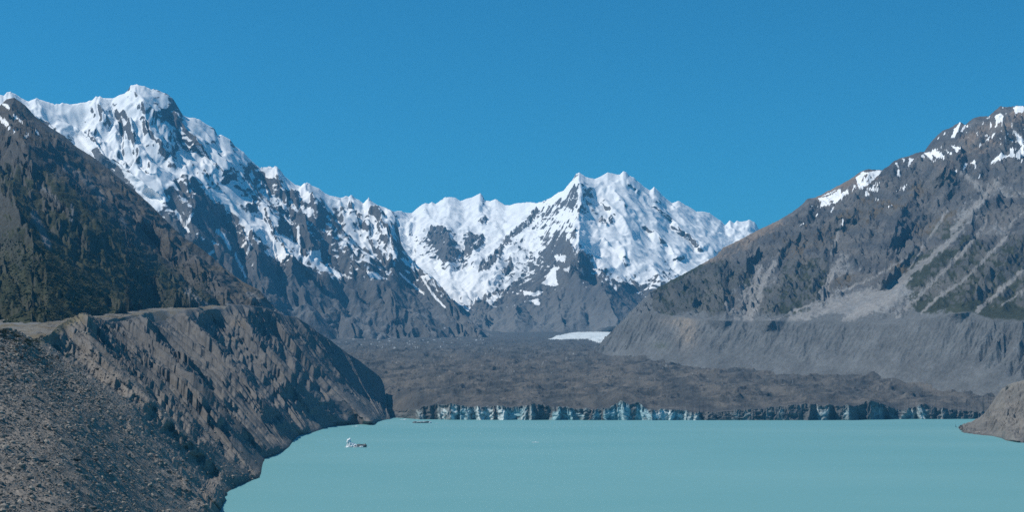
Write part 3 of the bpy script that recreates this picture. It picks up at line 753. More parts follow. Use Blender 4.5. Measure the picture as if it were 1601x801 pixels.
def eroE(X, Y, gx, gy, t, px, py):
    k = sm(1500, 2300, Y)
    lam = 190.0
    gs = np.hypot(gx, gy)
    Xv, Yv = np.gradient(X, axis=0), np.gradient(Y, axis=0); mv = np.hypot(Xv, Yv) + 1e-6
    dn = np.where(t <= 1, 1.0, 0.0)
    gx = dn * Xv / mv * gs + (1 - dn) * gx; gy = dn * Yv / mv * gs + (1 - dn) * gy
    U = np.cumsum(np.hypot(np.gradient(X[-15]), np.gradient(Y[-15])))[None] * np.ones_like(X)
    V = np.clip(t, 0, 1) * 330.0
    Uw = U + 22 * fbm(U / 110, V / 200, 4, 471, .6)
    ribs = (ridged(Uw / 115, V / 900, 2, 472, .45) - .75) * 17 + (ridged(Uw / 46, V / 480, 3, 474, .55) - .75) * 9 * (.45 + 1.3 * np.clip(.5 + 1.6 * fbm(U / 160, V / 300, 2, 479), 0, 1))
    ribs *= (1 - sm(1.0, 1.1, t)) * (.25 + .9 * sm(.05, .6, t + .25 * fbm(U / 60, V / 90, 3, 476)))
    h = erosion(X + 8 * fbm(X / 60, Y / 60, 3, 4), Y + 8 * fbm(X / 60, Y / 60, 3, 8), gx, gy, lam * .6, 4.0, 5, 0.5, 421, ridge=.6, branch=.5)
    ribs = ribs * k * (1 - .6 * sm(470, 560, px))
    upper = .35 + .85 * sm(.45, .85, t + .3 * fbm(px / 50, py / 50, 3, 17))
    foot = sm(0, .12, t)
    h1 = ribs * foot + h * k * upper * foot + (ridged(X / 40, Y / 40, 4, 491) * 2.4 - 2) * k * foot * upper
    hn = (fbm(X / 70, Y / 70, 4, 492) * 5.5 + (ridged(X / 14, Y / 14, 4, 493, .5) - .8) * .9) * (1 - k)
    rub = np.clip(vnoise(X / 2.6, Y / 2.6, 494), 0, 1) ** 1.3 * 1.1 * (1 - .6 * k) + np.clip(vnoise(X / 9, Y / 9, 495) - .15, 0, 1) * 3.0 * k * upper
    return h1 + hn + rub * sm(-1, 4, 10 * t)
eface = face('left_moraine', M_moraine, 0, 1149, 1, [bE, mE, crE], [260, 300], relE, eroE, paintE, back=(260, .55, 14), seed=5, warp=7, foot_taper=.01, top_taper=.05)

# ================================================================== NEAR RIGHT MORAINE
shoreR = [(1480,672),(1497,669.3),(1500,676),(1506,680),(1530,683),(1550,684),(1566,687.5),(1572,691),(1600,695),(1700,700),(1850,705)]
botR = [(x, y + 1.2, zD(y + 1.2, -4)) for x, y in shoreR]
topR = [(1480,671,4550),(1497,668.6,4420),(1505,664,4300),(1518,660,4250),(1530,654,4200),(1538,648,4150),(1545,639,4150),(1557,621,4100),(1566,609,4050),(1578,601,4000),(1600,595,3900),(1650,560,3800),(1850,470,3600)]
def paintH(X, Y, Z, sl, cv, px, py, T, h):
    n = fbm(X / 50, Z / 30, 5, 562, .6)
    a = mixc(C(.115, .110, .104), C(.175, .160, .142), np.clip(.45 + 1.2 * n, 0, 1))
    return a * (1 - .3 * sm(4, .5, Z)[..., None]), None
def eroH(X, Y, gx, gy, t, px, py):
    h = erosion(X, Y, gx, gy, 70.0, 9.0, 6, 0.58, 521, ridge=.5)
    return h * sm(.05, .4, t) + ridged(X / 25, Y / 25, 4, 522) * 2.5 * sm(.02, .2, t) + np.clip(vnoise(X / 6, Y / 6, 494), 0, 1) * 2
hface = face('right_moraine', M_moraine, 1494, 1850, 0.8, [botR, topR], [170], [([(1545,640),(1560,665),(1590,690)], .02, 16), ([(1575,605),(1590,650)], -.015, 14)], eroH, paintH, back=(250, .5, 12), seed=6, foot_taper=.02)

# ================================================================== RIVER FLAT BEHIND THE LEFT MORAINE
u = np.arange(-300, 471, 3.0)
d0 = ev(curve(topE), u, 2) * 1.012 + 10
d1 = np.maximum(ev(curve(footD), u, 2) * 1.25, d0 + 500)
q = np.linspace(0, 1, 200)[:, None]
DD = d0[None] * (d1 / d0)[None] ** q
PX = np.ones_like(q) * u[None]
Xf = (PX - CX) / FOC * DD
Zf = 68 + .0685 * DD + 2.0 * fbm(Xf / 120, DD / 120, 4, 611) + 1.2 * ridged(Xf / 30, DD / 30, 3, 612)
zcr = CAMZ + (HZ - ev(curve(topE), u, 1)) / FOC * d0
Zf += 6 * np.clip(fbm(Xf / 50, DD / 90, 4, 615), -.3, 1)
Zf = np.minimum(Zf, zcr[None] - 12 + 300 * q)
Zf = np.where(PX > 398, Zf - (PX - 398) * 3.0, Zf)
aF = mixc(C(.17, .165, .155), C(.15, .125, .085), np.clip(.5 + 2 * fbm(Xf / 90, DD / 160, 4, 613), 0, 1))
kind(grid_mesh('river_flat', np.stack([Xf, DD, Zf], -1), M_glacier, {'albedo': aF}))

# ================================================================== GLACIER: rubble-covered tongue and ice cliff
front = curve([(380,7400),(500,6500),(580,6000),(600,5800),(622,5600),(640,5480),(655,5360),(700,5300),(860,5250),(1000,5230),(1150,5230),(1320,5230),(1360,5290),(1400,5400),(1470,5400),(1560,5450),(1700,5450),(1850,5450)])
ctop = curve([(380,590),(500,605),(570,625),(600,645),(625,643),(640,640),(655,641),(662,635),(675,634),(690,633),(705,631),(716,634),(730,636),(750,637),(765,636),(776,634),(790,637),(800,638),(815,636),(835,632),(850,634),(864,637),(880,636),(890,638),(910,640),(935,640),(950,639),(960,633),(972,627),(985,633),(992,630),(1003,632),(1012,640),(1022,641),(1028,642),(1040,640),(1060,642),(1090,645),(1120,646),(1150,643),(1180,640),(1215,637),(1250,633),(1262,631),(1275,633),(1285,636),(1300,634),(1315,636),(1324,633),(1332,636),(1345,633),(1353,629),(1358,627),(1365,628),(1375,630),(1387,634),(1400,641),(1415,641),(1430,637),(1444,631),(1455,636),(1470,640),(1500,643),(1530,645),(1600,640),(1850,640)])
ICE = [ # (px0, px1, strength of clean ice, 0 blue .. 1 white)
 (653,663,.35,.8),(684,700,.35,.8),(692,697,.8,1),(706,712,.8,.9),(718,728,.9,.35),(729,736,.85,.55),(741,746,.8,.5),(746,752,1,1),(754,760,.9,1),(760,768,.8,.95),
 (780,797,1,.95),(797,812,.75,.3),(812,822,.7,.8),(826,834,.4,.9),(862,876,.9,.3),(881,899,.95,.25),(899,912,.55,.5),(925,937,.7,.35),(945,960,.9,.25),(960,986,.95,.4),
 (994,1018,.85,.35),(1020,1026,.85,.6),(1026,1046,1,.95),(1046,1060,.8,.4),(1063,1072,.7,.7),(1074,1092,.6,.85),(1145,1152,.35,.9),(1158,1172,.35,.9),(1198,1202,.4,.6),(1218,1224,.35,.6),
 (1274,1292,.55,.35),(1275,1284,.7,.9),(1288,1294,.7,.9),(1318,1330,.45,.4),(1362,1382,.35,.9),(1407,1430,.7,1),(1432,1450,.75,.85),(1470,1480,.3,.8)]
DARK = [(1100,1262,.5),(1262,1275,.1),(835,862,.4),(970,992,.5),(1335,1362,.2)]
u = np.arange(380, 1851, 0.85)
fr = np.interp(u, front[:, 0], front[:, 1])
tp = np.interp(u, ctop[:, 0], ctop[:, 1])
tp = tp + 3.2 * fbm(u / 13, u * 0, 4, 701, .6) + .6 * vnoise(u / 2.5, u * 0, 702)
# flutes and buttresses of the ice front (metres towards the lake)
fl = 44 * fbm(u / 24, u * 0, 3, 703, .5) - 34 * np.abs(vnoise(u / 16, u * 0, 705))
fl = fl * (1 - .75 * sm(1095, 1120, u) * sm(1262, 1240, u)) + 16 * np.exp(-((u - 1262) / 6) ** 2) + 14 * np.exp(-((u - 1445) / 7) ** 2) - 26 * np.exp(-((u - 1273) / 5) ** 2)
fl += -35 * np.exp(-((u - 805) / 7) ** 2) - 25 * np.exp(-((u - 680) / 7) ** 2) + 20 * np.exp(-((u - 788) / 6) ** 2) - 30 * np.exp(-((u - 1300) / 9) ** 2)-30 * np.exp(-((u - 1345) / 7) ** 2)
ncl = 34
rows_P, rows_A = [], []
def glac_z(D): return np.interp(D, [5150, 5320, 5700, 6250, 7000, 8100, 9300, 10500, 12500, 14000, 18000], [42, 50, 86, 138, 203, 288, 372, 454, 573, 690, 900])
def ice_cols(px, v):
    st = np.zeros_like(px); wh = np.full_like(px, .5)
    x = px + 5.0 * fbm(px / 9 + v * 2.0, v * 3.0 + px * .02, 3, 711)
    for a, b, s_, w_ in ICE:
        s_ = s_ * (.6 if a > 1095 else 1.0)
        m = sm(a - 4, a + 3, x) * sm(b + 4, b - 3, x)
        wh = np.where(m * s_ > st, w_, wh); st = np.maximum(st, m * s_)
    return st, wh
zt = CAMZ + (HZ - tp) / FOC * fr
shear = 22 * vnoise(u / 26, u * 0, 761) + 10 * vnoise(u / 9, u * 0, 762)
for i in range(ncl):
    v = i / (ncl - 1)
    z = -3 + (zt + 3) * v
    lean = (v ** 1.5) * (14 + 10 * np.abs(fbm(u / 12, u * 0, 3, 720)))
    fls = np.interp(u + shear * v, u, fl)
    D = fr - fls * (1 - .4 * v) + lean + 16 * (np.abs(fbm((u + 2 * shear * v) / 10, np.full_like(u, v * 1.8), 4, 721, .55)) - .2)
    us = u + shear * v
    st, wh = ice_cols(us, np.full_like(u, v))
    n = fbm(us / 6 + v * 1.2, np.full_like(u, v * 3), 4, 722, .6)
    topdirt = sm(.60, .98, v + .35 * fbm(u / 6, u * 0, 3, 723))
    dirt = mixc(C(.060, .068, .070), C(.135, .132, .128), np.clip(.5 + 1.4 * fbm(u / 8 + v, np.full_like(u, v * 2.2), 4, 724), 0, 1))
    ice = mixc(C(.17, .37, .42), C(.50, .57, .57), np.clip(wh + .5 * n, 0, 1))
    a = mixc(dirt, ice, np.clip(st * (1 - topdirt * .85) * (1.15 + 1.6 * n), 0, 1))
    rows_P.append(np.stack([(u - CX) / FOC * D, D, z], -1)); rows_A.append(a)
Dtop = rows_P[-1][:, 1]
zts = np.convolve(np.pad(zt, 12, mode='edge'), np.hanning(25) / np.hanning(25).sum(), 'valid')
nz_ = 760
for i in range(1, nz_ + 1):
    q = i / nz_
    D = Dtop * (1 - q) ** 1 + 18000 * q if False else Dtop * (18000 / Dtop) ** (q ** 1.12)
    X = (u - CX) / FOC * D
    z = glac_z(D)
    # hummocks, fading in behind the edge
    b = 1 - np.exp(-(D - Dtop) / 60.0)
    wX = X + 60 * vnoise(X / 200, D / 160, 751); wD = D + 60 * vnoise(X / 200, D / 160, 752)
    hum = 34 * fbm(wX / 480, wD / 330, 5, 731, .52) + (ridged(wX / 210, wD / 130, 4, 732, .5) - .8) * 11 + 3.0 * np.abs(fbm(X / 26, D / 26, 3, 733)) + (ridged(wX / 75, wD / 60, 3, 737, .5) - .7) * 5 + 12 * np.clip(fbm(X / 260, D / 160, 3, 735), 0, 1) ** 1.2
    for mx, md, mr, mh in ((965, 5480, 130, 30), (985, 5450, 90, 22), (850, 5500, 130, 14), (1150, 5900, 160, 18), (1180, 6000, 130, 15), (1350, 5420, 80, 14), (840, 6100, 180, 18), (700, 6300, 200, 14)):
        cx_ = (mx - CX) / FOC * md
        hum = hum + mh * np.clip(1 - np.hypot(X - cx_, (D - md) * 1.1) / mr, 0, 1)
    # the snout steps up behind the ice front; its right part rises against the moraine
    z = z + hum * b * sm(13500, 9000, D) * .9 + hum * .2
    edge = np.exp(-(D - Dtop) / 140.0)
    e0 = np.exp(-(D - Dtop) / 7.0)
    zz = z * (1 - edge) + (zt * e0 + zts * (1 - e0) + (D - Dtop) * .05 + hum * .35 * b) * edge
    # to the left and right the rubble laps on to the moraines
    rise = sm(1480, 1700, u) * (D - Dtop) * .02
    zz = zz + rise
    py = HZ - (zz - CAMZ) / D * FOC
    n = fbm(X / 160, D / 110, 5, 741, .6); n2 = vnoise(X / 9, D / 9, 742)
    bnd = fbm(X / 110 + .4 * n, D / 1500, 3, 748)
    a = mixc(C(.062, .063, .063), C(.118, .108, .097), np.clip(.5 + 1.2 * n + 1.1 * bnd, 0, 1))
    a = mixc(a, C(.085, .088, .09), sm(7000, 10500, D + 900 * n))
    a = a * (1 + .25 * n2[..., None])
    tq = (1 - b) * .6
    a = mixc(a, C(.07, .07, .07), np.clip(tq + .9 * sm(.15, .35, fbm(X / 50, D / 40, 4, 744)) * sm(5900, 5500, D) * .6, 0, 1))
    # bare ice: the white patch under the far mountain, and small windows in the rubble
    wx = u + 4 * fbm(u / 12, py / 3, 3, 745)
    white = in_poly(wx, py, [(858,531),(872,525),(900,519.5),(925,516.5),(948,514),(960,513),(960,538),(935,536),(918,530),(890,530.5)])
    small = (fbm(u / 9, py / 1.6, 3, 746) > .50) & (py > 529) & (py < 545) & (u < 760)
    small2 = (fbm(u / 6, py / 1.5, 3, 747) > .66) & (py > 545) & (py < 600)
    wf = np.clip(white * 1.0 + small * .55 + small2 * .35, 0, 1)
    a = mixc(a, C(.62, .66, .67), wf)
    rows_P.append(np.stack([X, D, zz], -1)); rows_A.append(a)
kind(grid_mesh('glacier', np.array(rows_P), M_glacier, {'albedo': np.array(rows_A)}))

# ================================================================== LAKE, GROUND
m, nt, b = new_mat('glacial_water')
L = nt.links.new
tc = N(nt, 'ShaderNodeTexCoord')
mp = N(nt, 'ShaderNodeMapping'); mp.inputs['Scale'].default_value = (0.0009, 0.0014, 1); L(tc.outputs['Object'], mp.inputs[0])
n1 = N(nt, 'ShaderNodeTexNoise', Scale=1.0, Detail=5.0, Roughness=0.55); L(mp.outputs[0], n1.inputs['Vector'])
cr = N(nt, 'ShaderNodeValToRGB'); L(n1.outputs[0], cr.inputs[0])
cr.color_ramp.elements[0].position = .35; cr.color_ramp.elements[0].color = (.132, .310, .322, 1)
cr.color_ramp.elements[1].position = .68; cr.color_ramp.elements[1].color = (.158, .335, .344, 1)
L(cr.outputs[0], b.inputs['Base Color'])
b.inputs['Roughness'].default_value = 0.6
b.inputs['Specular IOR Level'].default_value = 0.12
n2 = N(nt, 'ShaderNodeTexNoise', Scale=0.12, Detail=6.0, Roughness=0.65); L(tc.outputs['Object'], n2.inputs['Vector'])
bp = N(nt, 'ShaderNodeBump', Strength=0.25, Distance=0.4); L(n2.outputs[0], bp.inputs['Height']); L(bp.outputs[0], b.inputs['Normal'])
M_water = m
gx_, gy_ = np.meshgrid(np.linspace(-3000, 3500, 14), np.linspace(-1500, 5650, 16))
kind(grid_mesh('lake_water', np.stack([gx_, gy_, gx_ * 0], -1), M_water))
m, nt, b = new_mat('valley_ground'); b.inputs['Base Color'].default_value = (.14, .135, .13, 1); b.inputs['Roughness'].default_value = 1
nn = N(nt, 'ShaderNodeTexNoise', Scale=0.01, Detail=8.0); cr = N(nt, 'ShaderNodeValToRGB'); nt.links.new(nn.outputs[0], cr.inputs[0]); nt.links.new(cr.outputs[0], b.inputs['Base Color'])
cr.color_ramp.elements[0].color = (.10, .10, .09, 1); cr.color_ramp.elements[1].color = (.18, .17, .16, 1)
gx_, gy_ = np.meshgrid(np.linspace(-40000, 40000, 21), np.linspace(-20000, 60000, 21))
kind(grid_mesh('ground', np.stack([gx_, gy_, gx_ * 0 - 12], -1), m))


# ================================================================== helpers to stand things on the ground
from mathutils import Matrix
def screen(Xa, Ya, Za):
    return CX + Xa / Ya * FOC, HZ - (Za - CAMZ) / Ya * FOC

class Ground:
    def __init__(s, f):
        _, X, Y, Z, _, _, T = f
        k = T <= 1.0
        s.X, s.Y, s.Z = X[k], Y[k], Z[k]
        s.px, s.py = screen(s.X, s.Y, s.Z)
    def at(s, px, py, dmax=1e9):
        d = np.hypot(s.px - px, s.py - py) + (s.Y > dmax) * 1e3
        c = np.argsort(d)[:6]
        i = c[np.argmin(s.Y[c])]
        return float(s.X[i]), float(s.Y[i]), float(s.Z[i])
GE, GD, GH = Ground(eface), Ground(dface), Ground(hface)

def ico(sub):
    import bmesh
    bm = bmesh.new(); bmesh.ops.create_icosphere(bm, subdivisions=sub, radius=1.0)
    V = np.array([v.co[:] for v in bm.verts]); Fc = np.array([[v.index for v in f.verts] for f in bm.faces]); bm.free()
    return V, Fc
ICO1, ICO2, ICO3, ICO4 = ico(1), ico(2), ico(3), ico(4)

def rock_shape(seed, base=ICO2, planes=9):
    """a boulder: a ball cut by random planes, then roughened"""
    r = np.random.default_rng(seed)
    V = base[0].copy()
    for _ in range(planes):
        n = r.normal(size=3); n /= np.linalg.norm(n); c = r.uniform(.55, .85)
        d = V @ n; V = V - np.outer(np.clip(d - c, 0, None), n)
    V *= 1 + .06 * r.normal(size=(len(V), 1))
    V *= np.array([r.uniform(.9, 1.35), r.uniform(.75, 1.1), r.uniform(.6, .85)])
    return V, base[1]

def plain_mat(name, c, rough=.9, var=.35, sc=.8, c2=None, bump=.4):
    m, nt, b = new_mat(name)
    tc = N(nt, 'ShaderNodeTexCoord'); n = N(nt, 'ShaderNodeTexNoise', Scale=sc, Detail=7.0, Roughness=.65)
    nt.links.new(tc.outputs['Object'], n.inputs['Vector'])
    cr = N(nt, 'ShaderNodeValToRGB'); nt.links.new(n.outputs[0], cr.inputs[0]); nt.links.new(cr.outputs[0], b.inputs['Base Color'])
    cr.color_ramp.elements[0].position = .35; cr.color_ramp.elements[1].position = .65
    cr.color_ramp.elements[0].color = (*[x * (1 - var) for x in c], 1); cr.color_ramp.elements[1].color = (*(c2 or c), 1)
    bp = N(nt, 'ShaderNodeBump', Strength=bump, Distance=.3); nt.links.new(n.outputs[0], bp.inputs['Height']); nt.links.new(bp.outputs[0], b.inputs['Normal'])
    b.inputs['Roughness'].default_value = rough; b.inputs['Specular IOR Level'].default_value = .2
    return m
M_rock_grey = plain_mat('boulder_grey', (.17, .155, .14)); M_rock_dark = plain_mat('boulder_dark', (.075, .075, .075)); M_rock_pale = plain_mat('boulder_pale', (.33, .31, .28))
M_ice = plain_mat('iceberg_white', (.78, .82, .83), rough=.5, var=.16, sc=.25, bump=.5)
M_ice_blue = plain_mat('iceberg_blue', (.12, .30, .36), rough=.4, var=.3, sc=.3, c2=(.3, .5, .55))
M_ice_dirty_shade = plain_mat('iceberg_dirty_shade', (.05, .065, .07), rough=.6, var=.3, sc=.25, c2=(.17, .19, .19))  # dark ice: dirt on the long hull, painted shade on the spired berg's tail

# ------------------------------------------------------------------ boulders on the near moraine
rock_me = []
for k in range(8):
    V, Fc = rock_shape(100 + k)
    for mm in (M_rock_grey, M_rock_pale):
        o = tri_mesh('boulder_shape', V, Fc, mm); rock_me.append(o.data); bpy.data.objects.remove(o)
def boulder(px, py, size_px, label, me, flat=1.0, group=None, rot=None):
    x, y, z = GE.at(px, py)
    s = size_px * .5 / FOC * y
    o = bpy.data.objects.new('boulder', me); col.objects.link(o)
    o.location = (x, y, z + s * .25); o.scale = (s, s * .9, s * flat)
    o.rotation_euler = (random.uniform(-.3, .3), random.uniform(-.3, .3), random.uniform(0, 6.3) if rot is None else rot)
    return tag(o, label, 'boulder', group)
def one_rock(seed, mat_):
    V, Fc = rock_shape(seed, ICO3); o = tri_mesh('boulder_shape', V, Fc, mat_); me_ = o.data; bpy.data.objects.remove(o); return me_
boulder(142, 795, 7, 'pale rounded boulder at the very bottom edge of the photo on the near rubble slope', one_rock(5, M_rock_pale), .9)
boulder(119, 721, 15, 'long dark slab boulder lying alone in the middle of the near rubble slope', one_rock(6, M_rock_dark), .55, rot=.3)
boulder(149, 720, 10, 'dark blocky boulder just right of the long dark slab boulder', one_rock(7, M_rock_dark), .8)
boulder(171, 738, 9, 'dark boulder low on the near rubble slope right below the dark blocky one', one_rock(8, M_rock_dark), .7)
boulder(53, 618, 15, 'large dark boulder standing at the rim of the curved rubble bench', one_rock(9, M_rock_dark), .75)
boulder(158, 523, 9, 'pale crag block standing on the moraine crest beside the river flat', one_rock(10, M_rock_pale), 1.1)
boulder(291, 752, 9, 'grey boulder part way down the gully above the lowest left shore', one_rock(11, M_rock_grey), .8)
cand = (GE.py < 806) & (GE.py > 570) & (GE.px > -2) & (GE.Y < 2000) & (GE.Z > 3)
ci = np.nonzero(cand)[0]
for k in range(286):
    i = int(RNG.choice(ci)); px, py, y = GE.px[i], GE.py[i], GE.Y[i]
    s = min(4.5, 1.2 * (1 + RNG.pareto(2.6)))
    o = bpy.data.objects.new('boulder', rock_me[int(RNG.integers(16)) if RNG.random() < .5 else int(RNG.integers(8)) * 2]); col.objects.link(o)
    o.location = (float(GE.X[i]), float(y), float(GE.Z[i]) + s * .12); o.scale = (s * .6, s * .6, s * .55)
    o.rotation_euler = (random.uniform(-.4, .4), random.uniform(-.4, .4), random.uniform(0, 6.3))
    tag(o, 'small grey boulder scattered in the rubble of the near left moraine', 'boulder', 'boulders scattered over the near moraine')

def scatter(name, G, mask, n, smin, smax, cols, seed, base=ICO1, sink=.2, squash=.75, power=3.0, jit=.22):
    r = np.random.default_rng(seed); idx = np.nonzero(mask)[0]; idx = idx[r.integers(0, len(idx), n)]
    V0, F0 = base; nv = len(V0)
    sz = smin * (1 - r.random(n)) ** (-1 / power); sz = np.minimum(sz, smax)
    V = V0[None] * (1 + jit * r.normal(size=(n, nv, 1))) * np.array([1, .9, squash]) 
    an = r.random(n) * 6.28; ca, sa_ = np.cos(an)[:, None], np.sin(an)[:, None]
    V = np.stack([V[..., 0] * ca - V[..., 1] * sa_, V[..., 0] * sa_ + V[..., 1] * ca, V[..., 2]], -1) * sz[:, None, None]
    V += np.stack([G.X[idx] + r.normal(size=n) * .5, G.Y[idx] + r.normal(size=n) * .5, G.Z[idx] + sz * sink], -1)[:, None]
    Fc = (F0[None] + (np.arange(n) * nv)[:, None, None]).reshape(-1, 3)
    c = np.array(cols, F32)[r.integers(0, len(cols), n)] * r.uniform(.75, 1.25, (n, 1))
    return V.reshape(-1, 3), Fc, np.repeat(c, nv, 0)
m_st, nt, b = new_mat('loose_stones'); at = N(nt, 'ShaderNodeAttribute', attribute_name='albedo'); nt.links.new(at.outputs['Color'], b.inputs['Base Color']); b.inputs['Roughness'].default_value = .95
b.inputs['Specular IOR Level'].default_value = .1
vis = (GE.px > -20) & (GE.py < 820)
V, Fc, c = scatter('rubble', GE, vis & (GE.Y < 2200), 24000, .40, 2.4, [(.21, .19, .165), (.17, .155, .14), (.25, .225, .195), (.13, .12, .11)], 31, power=2.5)
V2, F2, c2 = scatter('rubble', GE, vis & (GE.Y >= 1700) & (GE.Z > 2), 2600, .7, 3.0, [(.24, .22, .20), (.16, .15, .14), (.30, .27, .23)], 32)
kind(tri_mesh('rubble', np.vstack([V, V2]), np.vstack([Fc, F2 + len(V)]), m_st, attrs={'albedo': np.vstack([c, c2])}), 'stuff')

# ------------------------------------------------------------------ scrub forest low on the green mountain
md = (GD.px > -60) & (GD.px < 330) & (GD.py > 372 + .16 * GD.px) & (GD.py < 505)
nzv = fbm(GD.px / 22, GD.py / 16, 3, 801)
md &= nzv > -.32
V, Fc, c = scatter('scrub', GD, md, 11000, 1.5, 3.8, [(.030, .040, .018), (.045, .052, .022), (.026, .034, .018), (.058, .058, .028)], 33, sink=.25, squash=.75, jit=.10)
kind(tri_mesh('scrub_forest', V, Fc, m_st, attrs={'albedo': c}), 'stuff')

# ------------------------------------------------------------------ shrubs and tussocks on the near crest
def shrub_mesh(seed, mat_, leaves=420, tall=.8):
    r = np.random.default_rng(seed)
    cl = r.normal(size=(9, 3)) * [.42, .42, .18] + [0, 0, tall * .55]
    p = cl[r.integers(0, 9, leaves)] + r.normal(size=(leaves, 3)) * [.22, .22, .17]
    p[:, 2] = np.abs(p[:, 2])
    a = r.normal(size=(leaves, 3)); a /= np.linalg.norm(a, axis=1)[:, None]
    b2 = np.cross(a, r.normal(size=(leaves, 3))); b2 /= np.linalg.norm(b2, axis=1)[:, None]
    sz = r.uniform(.05, .11, (leaves, 1))
    V = np.stack([p - a * sz, p + a * sz, p + b2 * sz * 1.2], 1).reshape(-1, 3)
    Fc = np.arange(leaves * 3).reshape(-1, 3)
    sv, sf = [], []
    for q in cl:                      # woody stems from the root
        t = np.array([[0, 0, -.2]]) ; w_ = .03; k = len(V) + len(sv)
        sv += [[-w_, 0, -.2], [w_, 0, -.2], [0, w_, -.2], list(q)]
        sf += [[k, k + 1, k + 3], [k + 1, k + 2, k + 3], [k + 2, k, k + 3]]
    o = tri_mesh('shrub_shape', np.vstack([V, sv]), np.vstack([Fc, sf]), mat_); me_ = o.data; bpy.data.objects.remove(o)
    return me_
M_leaf_d = plain_mat('shrub_dark_leaf', (.035, .045, .018), sc=2.0); M_leaf_r = plain_mat('shrub_russet_leaf', (.095, .065, .035), sc=2.0); M_leaf_s = plain_mat('tussock_straw', (.22, .18, .09), sc=2.0)
SH = [shrub_mesh(k, M_leaf_d) for k in range(3)]; SR = [shrub_mesh(10 + k, M_leaf_r) for k in range(2)]; 
def tussock_mesh(seed):
    r = np.random.default_rng(seed); V = [[0, 0, -.1]]; Fc = []
    for k in range(150):              # blades fanning out of one root
        an, t = r.uniform(0, 6.28), r.uniform(.1, 1.0); L_ = r.uniform(.5, .95)
        tip = np.array([math.cos(an) * L_ * t, math.sin(an) * L_ * t, L_ * (1.05 - .75 * t)])
        wv = np.array([-math.sin(an), math.cos(an), 0]) * .06
        i = len(V); V += [list(tip * .6 + wv + [0, 0, .1]), list(tip * .6 - wv + [0, 0, .1]), list(tip)]
        Fc += [[0, i, i + 1], [i, i + 2, i + 1]]
    o = tri_mesh('tussock_shape', V, Fc, M_leaf_s); me_ = o.data; bpy.data.objects.remove(o); return me_
ST = [tussock_mesh(20 + k) for k in range(2)]
def plant(px, py, spx, me_, name, label, cat, group):
    x, y, z = GE.at(px, py); s = spx * .5 / FOC * y
    o = bpy.data.objects.new(name, me_); col.objects.link(o); o.location = (x, y, z); o.scale = (s, s, s); o.rotation_euler = (0, 0, random.uniform(0, 6.3))
    tag(o, label, cat, group)
plant(9, 519, 13, SH[0], 'shrub', 'tallest dark green shrub standing against the outwash at the upper left crest', 'shrub', None)
plant(5, 577, 9, SH[1], 'shrub', 'lone dark green shrub at the left edge of the photo below the russet scrub', 'shrub', None)
for k in range(46):
    px = RNG.uniform(-4, 60); py = 517 + px * .3 + RNG.uniform(-2, 14)
    plant(px, py, RNG.uniform(5, 10), SH[k % 3], 'shrub', 'small dark green shrub in the thicket along the near moraine crest', 'shrub', 'dark shrubs along the near crest')
for k in range(34):
    px = RNG.uniform(0, 95); py = 532 + px * .28 + RNG.uniform(0, 26)
    plant(px, py, RNG.uniform(5, 9), SR[k % 2], 'shrub', 'low russet brown shrub on the slope just below the dark crest thicket', 'shrub', 'russet shrubs below the crest')
for k in range(40):
    px = RNG.uniform(5, 130); py = 545 + px * .2 + RNG.uniform(0, 60)
    plant(px, py, RNG.uniform(3.5, 7), ST[k % 2], 'grass_tussock', 'straw coloured grass tussock dotted over the stony near moraine slope', 'grass tussock', 'straw tussocks on the near moraine')

# ------------------------------------------------------------------ icebergs and floes
def lump(name, mat_, blobs, seed, parent=None, rough=.18):
    """blobs: (x, y, z, rx, ry, rz) in metres, one mesh with a broken surface"""
    Vs, Fs = [], []
    for k, (x, y, z, rx, ry, rz) in enumerate(blobs):
        V, Fc = rock_shape(seed + k, ICO3, 12)
        n = np.array([mnoise.fractal(Vector(v) * 1.7 + Vector((seed, k, 0)), 1.0, 2.0, 4) for v in V])
        V = V * (1 + rough * 2 * n[:, None]) * [rx, ry, rz] + [x, y, z]
        Fs.append(Fc + sum(len(q) for q in Vs)); Vs.append(V)
    o = tri_mesh(name, np.vstack(Vs), np.vstack(Fs), mat_)
    if parent: o.parent = parent
    return o
def berg(px, py, label, name='iceberg', cat='iceberg', group=None):
    e = bpy.data.objects.new(name, None); col.objects.link(e)
    d = CAMZ * FOC / (py - HZ); e.location = ((px - CX) / FOC * d, d, 0)
    return tag(e, label, cat, group)
e = berg(557, 700, 'white spired iceberg with a low tail darkened by painted shade floating near the left shore')
lump('spire', M_ice, [(-14.5, 0, 6, 6.5, 5, 13), (-15.5, 1, 12, 4.6, 4, 11), (-10.5, 1, 4, 7, 6, 11), (-6.5, 0, 2, 7, 6, 8), (-15, -1, 1, 8, 6, 7)], 40, e)
lump('shaded_tail', M_ice_dirty_shade, [(-2, 1, 1.5, 8, 7, 4.6), (5, 2, 1.5, 10, 7, 6.2), (13, 1, 2.2, 9, 7, 8), (17, 0, 2.5, 7, 6, 7.4)], 50, e)  # the tail's shaded side is put into its dark colour
lump('pale_band', M_ice, [(11, -4, 1.4, 6, 2, 2.6), (0, -4, .8, 7, 2.4, 1.4)], 56, e)
lump('ice_shelf', M_ice, [(-18, -1, .2, 7, 5, .9), (-6, -3, .1, 12, 4, .8), (20, 0, .1, 6, 3, .6)], 60, e)
e = berg(660, 662, 'long low dark dirty iceberg floating just in front of the ice cliff')
lump('dark_hull', M_ice_dirty_shade, [(-20, 0, 1, 14, 8, 4.6), (-4, 0, 2, 14, 8, 6.2), (12, 0, 2, 13, 8, 6.0), (-24, 0, 3, 6, 5, 6), (20, 1, 3, 7, 6, 5.5)], 70, e)
lump('pale_cap', M_ice, [(-14, -5, 4.6, 6, 3, 1.8), (-4, -6, 5.0, 6, 3, 1.6), (5, -6, 4.8, 6, 3, 1.5)], 80, e)
